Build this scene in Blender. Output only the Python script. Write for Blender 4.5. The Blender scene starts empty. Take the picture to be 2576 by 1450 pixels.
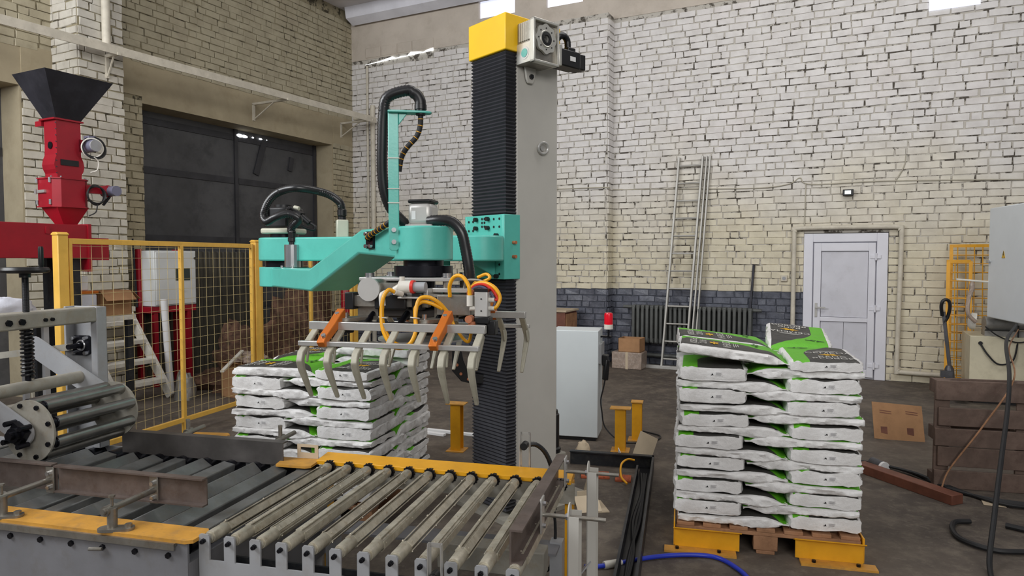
import bpy, bmesh, math, random
from mathutils import Matrix, Vector, noise
random.seed(7)
scene = bpy.context.scene
COL = scene.collection
V = Vector
PI = math.pi

# ---------------------------------------------------------------- camera
CAM_H = 1.70
cam_d = bpy.data.cameras.new('camera')
cam_d.sensor_width = 36.0
cam_d.lens = 36.0 * 1700.0 / 2576.0
cam_d.clip_start = 0.05
cam = bpy.data.objects.new('camera', cam_d)
cam.location = (0, 0, CAM_H)
cam.rotation_euler = (PI / 2 - math.atan(75 / 1700.0), 0, 0)
COL.objects.link(cam)
scene.camera = cam

# ---------------------------------------------------------------- light
world = bpy.data.worlds.new('world')
scene.world = world
world.use_nodes = True
bg = world.node_tree.nodes['Background']
bg.inputs['Color'].default_value = (0.93, 0.96, 1.0, 1)
bg.inputs['Strength'].default_value = 0.20

def area_light(name, loc, target, sx, sy, power, col):
    l = bpy.data.lights.new(name, 'AREA')
    l.shape = 'RECTANGLE'; l.size = sx; l.size_y = sy
    l.energy = power; l.color = col
    o = bpy.data.objects.new(name, l)
    o.location = loc
    o.rotation_euler = (V(target) - V(loc)).to_track_quat('-Z', 'Y').to_euler()
    COL.objects.link(o)
    return o
# daylight from the hall's tall windows, on the side behind the photographer
area_light('window_daylight', (-6.2, 1.6, 4.9), (1.8, 10.0, 2.9), 5.0, 2.4, 450, (0.96, 0.98, 1.0))
area_light('back_wall_fill', (2.2, 4.8, 6.3), (1.6, 9.5, 2.6), 5.0, 1.6, 200, (1.0, 0.99, 0.97))  # added overhead fill below the ceiling, brightens the back wall
area_light('window_daylight', (1.8, -5.0, 4.6), (1.0, 9.0, 3.1), 5.0, 2.4, 330, (1.0, 0.98, 0.95))

vs = scene.view_settings
scene.display_settings.display_device = 'sRGB'
vs.view_transform = 'Standard'; vs.look = 'None'; vs.gamma = 1.0
vs.use_curve_mapping = False
vs.exposure = 0.0

# ---------------------------------------------------------------- frames (metres)
def frame(x, y, deg, z=0.0):
    return Matrix.Translation((x, y, z)) @ Matrix.Rotation(math.radians(deg), 4, 'Z')
RM = frame(-3.162, 13.512, -26.6)      # room: back-left corner, x along back wall, -y towards us
CV = frame(-1.193, 2.613, -14.0)       # conveyor line: x along the line, y across it
CO = frame(-0.040, 4.300, 41.2)        # robot column
WD = Matrix.Identity(4)

# ---------------------------------------------------------------- mesh helpers
class MB:
    """collects shapes (given in frame F) and links them as ONE mesh object"""
    def __init__(s, F=WD):
        s.F = F; s.v = []; s.f = []; s.m = []; s.mi = 0
    def add(s, vs, fs):
        b = len(s.v)
        s.v.extend([s.F @ V(p) for p in vs])
        for f in fs:
            s.f.append([b + i for i in f]); s.m.append(s.mi)
        return s
    def box(s, c, d, R=None):
        hx, hy, hz = d[0] / 2, d[1] / 2, d[2] / 2
        ps = [V((x * hx, y * hy, z * hz)) for z in (-1, 1) for y in (-1, 1) for x in (-1, 1)]
        if R is not None: ps = [R @ p for p in ps]
        ps = [p + V(c) for p in ps]
        return s.add(ps, [(0, 2, 3, 1), (4, 5, 7, 6), (0, 1, 5, 4), (1, 3, 7, 5), (3, 2, 6, 7), (2, 0, 4, 6)])
    def bb(s, x0, x1, y0, y1, z0, z1):
        return s.box(((x0 + x1) / 2, (y0 + y1) / 2, (z0 + z1) / 2), (abs(x1 - x0), abs(y1 - y0), abs(z1 - z0)))
    def bar(s, p, q, w, h=None, up=(0, 0, 1)):
        """rectangular bar from p to q; w across, h along up"""
        h = h or w
        p, q = V(p), V(q); d = q - p; L = d.length; d.normalize()
        u = V(up); sx = d.cross(u)
        if sx.length < 1e-4: sx = d.cross(V((1, 0, 0)))
        sx.normalize(); u = sx.cross(d)
        ps = [a + sx * i * w / 2 + u * j * h / 2 for a in (p, q) for j in (-1, 1) for i in (-1, 1)]
        return s.add(ps, [(0, 1, 3, 2), (4, 6, 7, 5), (0, 4, 5, 1), (1, 5, 7, 3), (3, 7, 6, 2), (2, 6, 4, 0)])
    def prism(s, poly, O, A, B, N, t0, t1):
        """2-D polygon in plane (O; A, B) extruded along N from t0 to t1"""
        O, A, B, N = V(O), V(A), V(B), V(N); n = len(poly)
        ps = [O + A * a + B * b + N * t for t in (t0, t1) for a, b in poly]
        fs = [list(range(n))[::-1], list(range(n, 2 * n))]
        fs += [(i, (i + 1) % n, n + (i + 1) % n, n + i) for i in range(n)]
        return s.add(ps, fs)
    def cyl(s, p, q, r, r2=None, n=16, caps=True):
        r2 = r if r2 is None else r2
        p, q = V(p), V(q); d = (q - p).normalized()
        a = d.orthogonal().normalized(); b = d.cross(a)
        ps = []
        for c, rr in ((p, r), (q, r2)):
            ps += [c + (a * math.cos(2 * PI * i / n) + b * math.sin(2 * PI * i / n)) * rr for i in range(n)]
        fs = [(i, (i + 1) % n, n + (i + 1) % n, n + i) for i in range(n)]
        if caps: fs += [list(range(n))[::-1], list(range(n, 2 * n))]
        return s.add(ps, fs)
    def lathe(s, prof, c, axis=(0, 0, 1), n=20):
        c, d = V(c), V(axis).normalized()
        a = d.orthogonal().normalized(); b = d.cross(a); ps = []
        for r, h in prof:
            ps += [c + d * h + (a * math.cos(2 * PI * i / n) + b * math.sin(2 * PI * i / n)) * r for i in range(n)]
        fs = []
        for k in range(len(prof) - 1):
            o = k * n
            fs += [(o + i, o + (i + 1) % n, o + n + (i + 1) % n, o + n + i) for i in range(n)]
        fs += [list(range(n))[::-1], list(range((len(prof) - 1) * n, len(prof) * n))]
        return s.add(ps, fs)
    def tube(s, pts, r, n=8, closed=False, rings=None):
        """rings: callable(k) -> radius factor, for corrugated hose"""
        pts = [V(p) for p in pts]; m = len(pts); ps = []
        up = None
        for k, p in enumerate(pts):
            if closed: t = pts[(k + 1) % m] - pts[k - 1]
            else: t = pts[min(k + 1, m - 1)] - pts[max(k - 1, 0)]
            if t.length < 1e-9: t = V((0, 0, 1))
            t.normalize()
            if up is None: up = t.orthogonal().normalized()
            up = (up - t * up.dot(t))
            up = up.normalized() if up.length > 1e-6 else t.orthogonal().normalized()
            b = t.cross(up); rr = r * (rings(k) if rings else 1.0)
            ps += [p + (up * math.cos(2 * PI * i / n) + b * math.sin(2 * PI * i / n)) * rr for i in range(n)]
        fs = []
        for k in range(m if closed else m - 1):
            o, o2 = k * n, ((k + 1) % m) * n
            fs += [(o + i, o + (i + 1) % n, o2 + (i + 1) % n, o2 + i) for i in range(n)]
        if not closed: fs += [list(range(n))[::-1], list(range((m - 1) * n, m * n))]
        return s.add(ps, fs)
    def torus(s, c, axis, R, r, n=24, k=8):
        d = V(axis).normalized(); a = d.orthogonal().normalized(); b = d.cross(a)
        return s.tube([V(c) + (a * math.cos(2 * PI * i / n) + b * math.sin(2 * PI * i / n)) * R for i in range(n)], r, k, True)
    def ball(s, c, r, n=12, m=8, sq=(1, 1, 1)):
        ps = [V(c) + V((0, 0, -r * sq[2]))]
        for j in range(1, m):
            t = PI * j / m - PI / 2
            ps += [V(c) + V((math.cos(t) * math.cos(2 * PI * i / n) * r * sq[0], math.cos(t) * math.sin(2 * PI * i / n) * r * sq[1], math.sin(t) * r * sq[2])) for i in range(n)]
        ps.append(V(c) + V((0, 0, r * sq[2]))); L = len(ps) - 1
        fs = [(0, 1 + (i + 1) % n, 1 + i) for i in range(n)]
        for j in range(m - 2):
            o = 1 + j * n
            fs += [(o + i, o + (i + 1) % n, o + n + (i + 1) % n, o + n + i) for i in range(n)]
        o = 1 + (m - 2) * n
        fs += [(o + i, o + (i + 1) % n, L) for i in range(n)]
        return s.add(ps, fs)
    def bolt(s, c, axis, r=0.008, h=0.008):
        c = V(c); d = V(axis).normalized()
        return s.cyl(c, c + d * h, r, n=6)
    def each(s, name, mat, parent=None, **kw):
        """one object for every separate piece collected here"""
        par = list(range(len(s.v)))
        def find(i):
            while par[i] != i: par[i] = par[par[i]]; i = par[i]
            return i
        for f in s.f:
            for k in f[1:]: par[find(k)] = find(f[0])
        grp = {}
        for f in s.f: grp.setdefault(find(f[0]), []).append(f)
        for fs in grp.values():
            q = MB(); idx = {}
            for f in fs:
                for i in f:
                    if i not in idx: idx[i] = len(q.v); q.v.append(s.v[i])
                q.f.append([idx[i] for i in f]); q.m.append(0)
            q.build(name, mat, parent, **kw)
    def build(s, name, mat, parent=None, bevel=0.0, smooth=True, kind=None):
        me = bpy.data.meshes.new(name)
        if parent is not None: off = V(parent['_o']) if '_o' in parent else V((0, 0, 0))
        else:
            xs = [p.x for p in s.v]; ys = [p.y for p in s.v]; zs = [p.z for p in s.v]
            off = V(((min(xs) + max(xs)) / 2, (min(ys) + max(ys)) / 2, min(zs)))
        me.from_pydata([p - off for p in s.v], [], s.f)
        for mm in (mat if isinstance(mat, (list, tuple)) else [mat]): me.materials.append(mm)
        if max(s.m) > 0: me.polygons.foreach_set('material_index', s.m)
        finish(me, smooth)
        o = bpy.data.objects.new(name, me); COL.objects.link(o)
        o['_o'] = tuple(off)
        if parent is not None: o.parent = parent
        else: o.location = off
        if kind: o['kind'] = kind
        if bevel > 0:
            b = o.modifiers.new('bevel', 'BEVEL'); b.width = bevel; b.segments = 2; b.limit_method = 'ANGLE'
            b.angle_limit = math.radians(40); b.harden_normals = False
        return o

def finish(me, smooth=True):
    bm = bmesh.new(); bm.from_mesh(me)
    bmesh.ops.recalc_face_normals(bm, faces=bm.faces)
    if smooth:
        for f in bm.faces: f.smooth = True
        for e in bm.edges:
            e.smooth = e.is_manifold and e.calc_face_angle(0) < math.radians(38)
    bm.to_mesh(me); bm.free()

def curve(pts, n=8, closed=False):
    """Catmull-Rom through the points"""
    P = [V(p) for p in pts]; out = []; m = len(P)
    for i in range(m if closed else m - 1):
        p1, p2 = P[i], P[(i + 1) % m]
        p0 = P[i - 1] if (i > 0 or closed) else p1 * 2 - p2
        p3 = P[(i + 2) % m] if (i + 2 < m or closed) else p2 * 2 - p1
        for k in range(n):
            t = k / n
            out.append(0.5 * ((2 * p1) + (p2 - p0) * t + (2 * p0 - 5 * p1 + 4 * p2 - p3) * t * t + (3 * p1 - p0 - 3 * p2 + p3) * t ** 3))
    if not closed: out.append(P[-1])
    return out

def resample(pts, step):
    out = [pts[0]]; acc = 0.0
    for a, b in zip(pts, pts[1:]):
        L = (b - a).length
        if L < 1e-9: continue
        t = step - acc
        while t <= L:
            out.append(a + (b - a) * (t / L)); t += step
        acc = (acc + L) % step
    return out

def hose(F, pts, r, step=0.006, depth=0.10, n=12):
    b = MB(F)
    P = resample(curve(pts, 14), step)
    b.tube(P, r, n, rings=lambda k: 1.0 if k % 2 else 1.0 - depth)
    return b

def tag(o, label, cat, group=None):
    o['label'] = label; o['category'] = cat
    if group: o['group'] = group
    return o

def thing(name, label, cat, loc, group=None):
    o = bpy.data.objects.new(name, None); COL.objects.link(o)
    o.empty_display_size = 0.1
    o.location = loc; o['_o'] = tuple(loc)
    return tag(o, label, cat, group)

def at(F, x, y, z=0.0): return F @ V((x, y, z))
def dirv(F, x, y, z=0.0): return (F.to_3x3() @ V((x, y, z))).normalized()

def rrect(w, h, r, n=4):
    """rounded rectangle outline, centred"""
    out = []
    for cx, cy, a0 in ((w / 2 - r, h / 2 - r, 0), (-w / 2 + r, h / 2 - r, 90), (-w / 2 + r, -h / 2 + r, 180), (w / 2 - r, -h / 2 + r, 270)):
        for k in range(n + 1):
            a = math.radians(a0 + 90 * k / n); out.append((cx + r * math.cos(a), cy + r * math.sin(a)))
    return out

# ---------------------------------------------------------------- materials
def lin(c):
    c = c / 255.0
    return c / 12.92 if c <= 0.04045 else ((c + 0.055) / 1.055) ** 2.4
def rgb(r, g, b): return (lin(r), lin(g), lin(b), 1)

def nodes(name):
    m = bpy.data.materials.new(name); m.use_nodes = True
    nt = m.node_tree; p = nt.nodes['Principled BSDF']
    return m, nt, p
def N(nt, t, **kw):
    n = nt.nodes.new(t)
    for k, v in kw.items(): setattr(n, k, v)
    return n
def mixc(nt, fac, a, b, mode='MIX'):
    n = N(nt, 'ShaderNodeMix', data_type='RGBA', blend_type=mode)
    for i, x in ((0, fac), (6, a), (7, b)):
        if isinstance(x, (int, float, tuple)): n.inputs[i].default_value = x
        else: nt.links.new(x, n.inputs[i])
    return n.outputs[2]
def mth(nt, op, a, b=None, c=None, clamp=False):
    n = N(nt, 'ShaderNodeMath', operation=op, use_clamp=clamp)
    for i, x in enumerate((a, b, c)):
        if x is None: continue
        if isinstance(x, (int, float)): n.inputs[i].default_value = x
        else: nt.links.new(x, n.inputs[i])
    return n.outputs[0]
def noi(nt, vec, scale, detail=4, rough=0.6):
    n = N(nt, 'ShaderNodeTexNoise'); n.inputs['Scale'].default_value = scale
    n.inputs['Detail'].default_value = detail; n.inputs['Roughness'].default_value = rough
    nt.links.new(vec, n.inputs['Vector']); return n.outputs['Fac']
def ramp(nt, x, a, b):
    n = N(nt, 'ShaderNodeMapRange', interpolation_type='SMOOTHSTEP')
    n.inputs[1].default_value = a; n.inputs[2].default_value = b
    nt.links.new(x, n.inputs[0]); return n.outputs[0]
def bump(nt, p, h, strength=0.2, dist=0.01):
    b = N(nt, 'ShaderNodeBump'); b.inputs['Strength'].default_value = strength; b.inputs['Distance'].default_value = dist
    nt.links.new(h, b.inputs['Height']); nt.links.new(b.outputs[0], p.inputs['Normal'])

def mat(name, col, rough=0.5, metal=0.0, var=0.12, scale=7.0, bmp=0.05, spec=0.5, dirt=None, dirt_amt=0.35, stretch=None):
    m, nt, p = nodes(name)
    pos = N(nt, 'ShaderNodeNewGeometry').outputs['Position']
    if stretch:
        mp = N(nt, 'ShaderNodeMapping'); mp.inputs['Scale'].default_value = stretch
        nt.links.new(pos, mp.inputs[0]); pos = mp.outputs[0]
    f = noi(nt, pos, scale, 5)
    lo = tuple(c * (1 - var) for c in col[:3]) + (1,); hi = tuple(min(1, c * (1 + var)) for c in col[:3]) + (1,)
    c = mixc(nt, ramp(nt, f, 0.3, 0.7), lo, hi)
    if dirt:
        f2 = ramp(nt, noi(nt, pos, scale * 2.3, 6, 0.7), 0.45, 0.75)
        c = mixc(nt, mth(nt, 'MULTIPLY', f2, dirt_amt), c, dirt)
    nt.links.new(c, p.inputs['Base Color'])
    p.inputs['Roughness'].default_value = rough; p.inputs['Metallic'].default_value = metal
    p.inputs['Specular IOR Level'].default_value = spec
    if bmp: bump(nt, p, noi(nt, pos, scale * 12, 3), bmp, 0.004)
    return m
def glow(name, col, s):
    m, nt, p = nodes(name)
    p.inputs['Base Color'].default_value = (0.8, 0.8, 0.8, 1)
    p.inputs['Emission Color'].default_value = col; p.inputs['Emission Strength'].default_value = s
    return m

def brick_paint(name, white, cream, z0, z1, tone=0.10, rough=0.6):
    m, nt, p = nodes(name)
    pos = N(nt, 'ShaderNodeNewGeometry').outputs['Position']
    sep = N(nt, 'ShaderNodeSeparateXYZ'); nt.links.new(pos, sep.inputs[0])
    big = noi(nt, pos, 0.55, 3)
    zz = mth(nt, 'ADD', sep.outputs[2], mth(nt, 'MULTIPLY', mth(nt, 'SUBTRACT', big, 0.5), 3.2))
    c = mixc(nt, ramp(nt, zz, z0, z1), cream, white)
    f = noi(nt, pos, 5.0, 4)
    c = mixc(nt, ramp(nt, f, 0.3, 0.72), c, mixc(nt, 1.0, c, (1 - tone * 1.6, 1 - tone * 1.7, 1 - tone * 1.8, 1), 'MULTIPLY'))
    pk = ramp(nt, noi(nt, pos, 1.3, 2), 0.5, 0.75)                 # faint pinkish areas of old paint
    c = mixc(nt, mth(nt, 'MULTIPLY', pk, 0.3), c, mixc(nt, 1.0, c, (1.0, 0.93, 0.92, 1), 'MULTIPLY'))
    sp = ramp(nt, noi(nt, pos, 34.0, 4, 0.7), 0.66, 0.78)         # small chips and soot spots
    c = mixc(nt, mth(nt, 'MULTIPLY', sp, 0.55), c, rgb(96, 90, 82))
    nt.links.new(c, p.inputs['Base Color']); p.inputs['Roughness'].default_value = rough
    bump(nt, p, noi(nt, pos, 40, 4), 0.35, 0.006)
    return m
def mortar_mat(name, pale, dark, lo=0.42, hi=0.60):
    m, nt, p = nodes(name)
    pos = N(nt, 'ShaderNodeNewGeometry').outputs['Position']
    c = mixc(nt, ramp(nt, noi(nt, pos, 6.5, 4, 0.7), lo, hi), pale, dark)
    nt.links.new(c, p.inputs['Base Color']); p.inputs['Roughness'].default_value = 0.9
    bump(nt, p, noi(nt, pos, 60, 4), 0.6, 0.01)
    return m

M = {}
M['brick'] = brick_paint('painted_brick', rgb(224, 221, 219), rgb(218, 210, 186), 1.6, 3.6)
M['brick_left'] = brick_paint('painted_brick_cream', rgb(178, 170, 146), rgb(180, 168, 138), 1.0, 5.0, 0.13)
M['brick_pale'] = brick_paint('whitewashed_brick', rgb(206, 202, 192), rgb(204, 198, 182), 1.0, 5.0, 0.12)
M['brick_blue'] = mat('blue_grey_oil_paint', rgb(94, 97, 108), 0.17, 0, 0.22, 9, 0.5, 0.6, rgb(60, 62, 70), 0.6)
M['mortar'] = mortar_mat('painted_mortar', rgb(190, 185, 176), rgb(84, 78, 70), 0.49, 0.60)
M['mortar_left'] = mortar_mat('painted_mortar_cream', rgb(150, 141, 116), rgb(70, 64, 50), 0.48, 0.60)
M['mortar_blue'] = mat('blue_grey_mortar', rgb(58, 62, 74), 0.6, 0, 0.3, 14)
M['plaster'] = mat('painted_plaster', rgb(196, 186, 174), 0.8, 0, 0.07, 1.6, 0.15, 0.3, rgb(150, 138, 122), 0.3)
M['plaster_left'] = mat('painted_plaster_cream', rgb(172, 160, 134), 0.8, 0, 0.10, 1.6, 0.15, 0.3, rgb(140, 126, 100), 0.35)
M['ceiling'] = mat('ceiling_concrete', rgb(216, 212, 214), 0.85, 0, 0.10, 1.2, 0.1)
M['beam_white'] = mat('whitewashed_concrete', rgb(226, 226, 234), 0.8, 0, 0.08, 2.0, 0.1)
M['gate'] = mat('dark_gate_steel', rgb(84, 84, 86), 0.6, 0.1, 0.2, 1.2, 0.1, 0.4, rgb(50, 50, 52), 0.6)
M['gate_dark'] = mat('gate_frame_steel', rgb(58, 58, 62), 0.55, 0.2, 0.2, 4)
M['white_pvc'] = mat('white_plastic_frame', rgb(222, 222, 230), 0.35, 0, 0.03, 3, 0.0)
M['panel_pvc'] = mat('white_plastic_panel', rgb(206, 206, 214), 0.4, 0, 0.05, 2.5, 0.0, 0.5, rgb(160, 158, 160), 0.25)
M['white_paint'] = mat('cream_painted_steel', rgb(205, 198, 182), 0.5, 0, 0.10, 6, 0.05, 0.4, rgb(160, 150, 132), 0.3)
M['wire_paint'] = mat('cream_cable', rgb(180, 174, 158), 0.6, 0, 0.1, 6)
M['sky'] = glow('daylight_pane', (0.74, 0.79, 1.0, 1), 0.80)
M['sky_gap'] = glow('daylight_gap', (0.92, 0.96, 1.0, 1), 2.2)

def floor_mat():
    m, nt, p = nodes('dusty_concrete')
    pos = N(nt, 'ShaderNodeNewGeometry').outputs['Position']
    a = noi(nt, pos, 0.8, 6, 0.62); b = noi(nt, pos, 5.0, 6, 0.7); c3 = noi(nt, pos, 42.0, 4, 0.7)
    c = mixc(nt, ramp(nt, a, 0.35, 0.68), rgb(72, 64, 58), rgb(100, 90, 80))
    c = mixc(nt, mth(nt, 'MULTIPLY', ramp(nt, b, 0.42, 0.70), 0.55), c, rgb(122, 112, 99))
    c = mixc(nt, mth(nt, 'MULTIPLY', ramp(nt, noi(nt, pos, 14.0, 6, 0.75), 0.52, 0.66), 0.5), c, rgb(118, 109, 98))
    c = mixc(nt, mth(nt, 'MULTIPLY', ramp(nt, noi(nt, pos, 1.9, 5, 0.7), 0.55, 0.72), 0.6), c, rgb(58, 50, 45))
    c = mixc(nt, mth(nt, 'MULTIPLY', ramp(nt, c3, 0.6, 0.8), 0.4), c, rgb(138, 128, 114))
    nt.links.new(c, p.inputs['Base Color']); p.inputs['Roughness'].default_value = 0.78
    bump(nt, p, mth(nt, 'ADD', b, mth(nt, 'MULTIPLY', c3, 0.4)), 0.35, 0.008)
    return m
M['floor'] = floor_mat()

M['teal'] = mat('turquoise_enamel', rgb(90, 188, 174), 0.30, 0, 0.05, 5, 0.10, 0.6, rgb(70, 160, 146), 0.2)
M['yellow'] = mat('yellow_paint', rgb(228, 164, 32), 0.38, 0, 0.07, 5, 0.04, 0.5, rgb(190, 130, 28), 0.25)
M['yellow_cap'] = mat('bright_yellow_paint', rgb(246, 196, 30), 0.35, 0, 0.04, 4, 0.03)
M['yellow_fence'] = mat('yellow_fence_enamel', rgb(230, 182, 82), 0.38, 0, 0.08, 4, 0.03, 0.5, rgb(190, 142, 56), 0.3)
M['yellow_worn'] = mat('worn_ochre_plate', rgb(200, 146, 62), 0.5, 0, 0.14, 8, 0.08, 0.4, rgb(150, 118, 80), 0.6)
M['orange'] = mat('orange_anodised_block', rgb(206, 112, 34), 0.35, 0.35, 0.08, 6, 0.02)
M['wire'] = mat('galvanised_mesh_wire', rgb(196, 178, 128), 0.45, 0.1, 0.1, 8, 0.0)
M['bellows'] = mat('black_bellows_cloth', rgb(46, 46, 52), 0.55, 0, 0.10, 8, 0.05, 0.5)
M['black'] = mat('black_plastic', rgb(22, 22, 24), 0.38, 0, 0.15, 8, 0.0)
M['rubber'] = mat('black_rubber', rgb(24, 24, 26), 0.6, 0, 0.15, 10, 0.03)
M['hose'] = mat('black_corrugated_hose', rgb(30, 30, 32), 0.32, 0, 0.12, 10, 0.0, 0.6)
M['bsteel'] = mat('blackened_steel', rgb(36, 36, 42), 0.28, 0.7, 0.15, 8, 0.03)
M['column'] = mat('light_grey_enamel', rgb(190, 187, 180), 0.42, 0, 0.04, 2.5, 0.03, 0.5)
M['grey'] = mat('grey_machine_enamel', rgb(156, 157, 160), 0.45, 0, 0.07, 5, 0.06, 0.5, rgb(140, 132, 120), 0.35)
M['grey_dusty'] = mat('dusty_grey_enamel', rgb(150, 146, 136), 0.65, 0, 0.12, 9, 0.10, 0.35, rgb(140, 128, 108), 0.6)
M['steel'] = mat('dusty_zinc_steel', rgb(150, 146, 138), 0.42, 0.75, 0.16, 9, 0.08, 0.5, rgb(128, 114, 94), 0.6)
M['roller'] = mat('worn_roller_steel', rgb(186, 180, 164), 0.40, 0.40, 0.18, 14, 0.10, 0.5, rgb(150, 134, 108), 0.7)
M['drum'] = mat('polished_roller_steel', rgb(150, 148, 144), 0.30, 0.9, 0.15, 9, 0.04)
M['shine'] = mat('bright_zinc', rgb(196, 196, 198), 0.25, 0.95, 0.06, 9, 0.0)
M['alu'] = mat('brushed_aluminium', rgb(198, 196, 192), 0.38, 0.65, 0.06, 12, 0.03)
M['tine'] = mat('grey_cast_tine', rgb(172, 168, 152), 0.5, 0.1, 0.10, 12, 0.08, 0.5, rgb(140, 134, 114), 0.4)
M['rust_steel'] = mat('brown_hot_rolled_steel', rgb(112, 100, 94), 0.48, 0.45, 0.18, 9, 0.10, 0.5, rgb(88, 68, 56), 0.5)
M['dark_steel'] = mat('dark_hot_rolled_steel', rgb(96, 92, 90), 0.42, 0.5, 0.22, 5, 0.06)
M['grey_dark'] = mat('dark_grey_machine_enamel', rgb(120, 120, 124), 0.5, 0, 0.08, 5, 0.06, 0.5, rgb(104, 98, 90), 0.4)
M['bar_grey'] = mat('grey_square_bar', rgb(112, 113, 112), 0.42, 0.35, 0.22, 7, 0.08, 0.5, rgb(112, 106, 94), 0.5)
M['servo'] = mat('servo_silver', rgb(196, 194, 190), 0.4, 0.35, 0.05, 6, 0.02)
M['ivory'] = mat('ivory_plate', rgb(206, 204, 186), 0.45, 0.1, 0.06, 6, 0.02)
M['hoseY'] = mat('yellow_air_hose', rgb(236, 168, 24), 0.35, 0, 0.05, 10, 0.0)
M['red_wire'] = mat('red_wire', rgb(216, 50, 36), 0.4, 0, 0.05, 10, 0.0)
M['grey_wire'] = mat('grey_blue_wire', rgb(84, 84, 110), 0.5, 0, 0.05, 10, 0.0)
M['copper'] = mat('brown_sensor_plastic', rgb(178, 110, 76), 0.5, 0, 0.08, 10, 0.0)
M['white_pl'] = mat('white_nylon_fitting', rgb(214, 210, 200), 0.4, 0, 0.04, 10, 0.0)
M['blue_pl'] = mat('blue_fitting', rgb(40, 66, 130), 0.4, 0, 0.04, 10, 0.0)
M['red_paint'] = mat('dark_red_enamel', rgb(150, 20, 36), 0.36, 0, 0.08, 3, 0.04, 0.5, rgb(110, 12, 26), 0.3)
M['hopper'] = mat('black_sheet_hopper', rgb(40, 40, 46), 0.42, 0.2, 0.30, 4, 0.03, 0.5, rgb(84, 84, 90), 0.15)
M['motor_blue'] = mat('blue_grey_motor', rgb(112, 112, 132), 0.5, 0.1, 0.08, 8)
M['cab_grey'] = mat('cabinet_grey_paint', rgb(204, 206, 204), 0.45, 0, 0.04, 3, 0.04)
M['cab_white'] = mat('white_cabinet_paint', rgb(226, 232, 236), 0.42, 0, 0.03, 2, 0.03)
M['cab_pale'] = mat('pale_cabinet_paint', rgb(205, 212, 214), 0.42, 0, 0.03, 2, 0.03)
M['cream_cab'] = mat('cream_cabinet_paint', rgb(206, 198, 172), 0.5, 0, 0.05, 3, 0.03, 0.5, rgb(150, 140, 116), 0.3)
M['white_wood'] = mat('white_painted_timber', rgb(208, 204, 194), 0.6, 0, 0.10, 8, 0.1, 0.3, rgb(150, 142, 128), 0.5)
M['wood'] = mat('pallet_timber', rgb(158, 118, 88), 0.7, 0, 0.20, 7, 0.2, 0.3, rgb(104, 74, 52), 0.5)
M['wood_dark'] = mat('weathered_pallet_timber', rgb(104, 87, 78), 0.75, 0, 0.22, 7, 0.2, 0.3, rgb(78, 60, 54), 0.5)
M['wood_red'] = mat('reddish_timber', rgb(110, 66, 50), 0.6, 0, 0.2, 8, 0.1)
M['cardboard'] = mat('brown_cardboard', rgb(168, 128, 92), 0.8, 0, 0.10, 6, 0.08, 0.3, rgb(140, 102, 74), 0.3)
M['card_pale'] = mat('pale_cardboard', rgb(190, 174, 150), 0.8, 0, 0.08, 6, 0.05, 0.3)
M['plastic_wrap'] = mat('clear_wrapped_carton', rgb(150, 132, 118), 0.28, 0, 0.22, 16, 0.6, 0.7, rgb(200, 190, 180), 0.5)
M['radiator'] = mat('dark_grey_radiator_paint', rgb(84, 86, 84), 0.45, 0, 0.14, 9, 0.1)
M['beacon_red'] = mat('red_beacon_lens', rgb(222, 16, 40), 0.15, 0, 0.05, 10, 0.0)
M['blue_hose'] = mat('blue_air_hose', rgb(36, 56, 178), 0.35, 0, 0.05, 10, 0.0)
M['tile'] = mat('red_brick_tile', rgb(176, 92, 62), 0.75, 0, 0.16, 14, 0.3, 0.3, rgb(110, 60, 44), 0.4)
M['pan'] = mat('black_tray_steel', rgb(46, 48, 52), 0.45, 0.4, 0.25, 6, 0.1, 0.5, rgb(90, 86, 80), 0.4)
M['sack_grey'] = mat('white_woven_plastic', rgb(206, 208, 218), 0.5, 0, 0.08, 5, 0.3)
M['trash'] = mat('brown_scrap_paper', rgb(92, 68, 54), 0.85, 0, 0.45, 7, 0.5, 0.3, rgb(40, 32, 28), 0.8)
M['curtain'] = mat('dark_sheet_cladding', rgb(66, 62, 52), 0.6, 0, 0.25, 3, 0.05)
M['paper'] = mat('white_paper', rgb(224, 224, 224), 0.7, 0, 0.03, 5, 0.0)
M['ink'] = mat('black_print', rgb(34, 33, 33), 0.7, 0, 0.05, 5, 0.0)
M['grey_ink'] = mat('grey_print', rgb(150, 148, 150), 0.7, 0, 0.05, 5, 0.0)
M['yellow_ink'] = mat('yellow_print', rgb(232, 178, 24), 0.6, 0, 0.05, 5, 0.0)
M['white_ink'] = mat('white_print', rgb(214, 212, 206), 0.6, 0, 0.05, 5, 0.0)
M['green_ink'] = mat('dark_green_print', rgb(24, 74, 14), 0.6, 0, 0.05, 5, 0.0)
M['led'] = glow('lit_lamp', (0.8, 1.0, 0.9, 1), 1.6)
M['glass_green'] = mat('pale_green_sight_glass', rgb(120, 190, 180), 0.15, 0, 0.05, 5, 0.0)
M['gearbox'] = mat('cast_aluminium_gearbox', rgb(206, 204, 196), 0.32, 0.55, 0.05, 9, 0.06)
M['screen'] = mat('dark_display', rgb(52, 62, 60), 0.25, 0, 0.05, 6, 0.0)
M['pump_grey'] = mat('grey_pump_metal', rgb(150, 148, 144), 0.4, 0.4, 0.15, 9, 0.05)
M['ladder'] = mat('dull_aluminium', rgb(176, 174, 168), 0.5, 0.5, 0.08, 9, 0.03)
M['motor_dk'] = mat('dark_pump_metal', rgb(88, 88, 92), 0.4, 0.5, 0.2, 9, 0.05)

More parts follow.
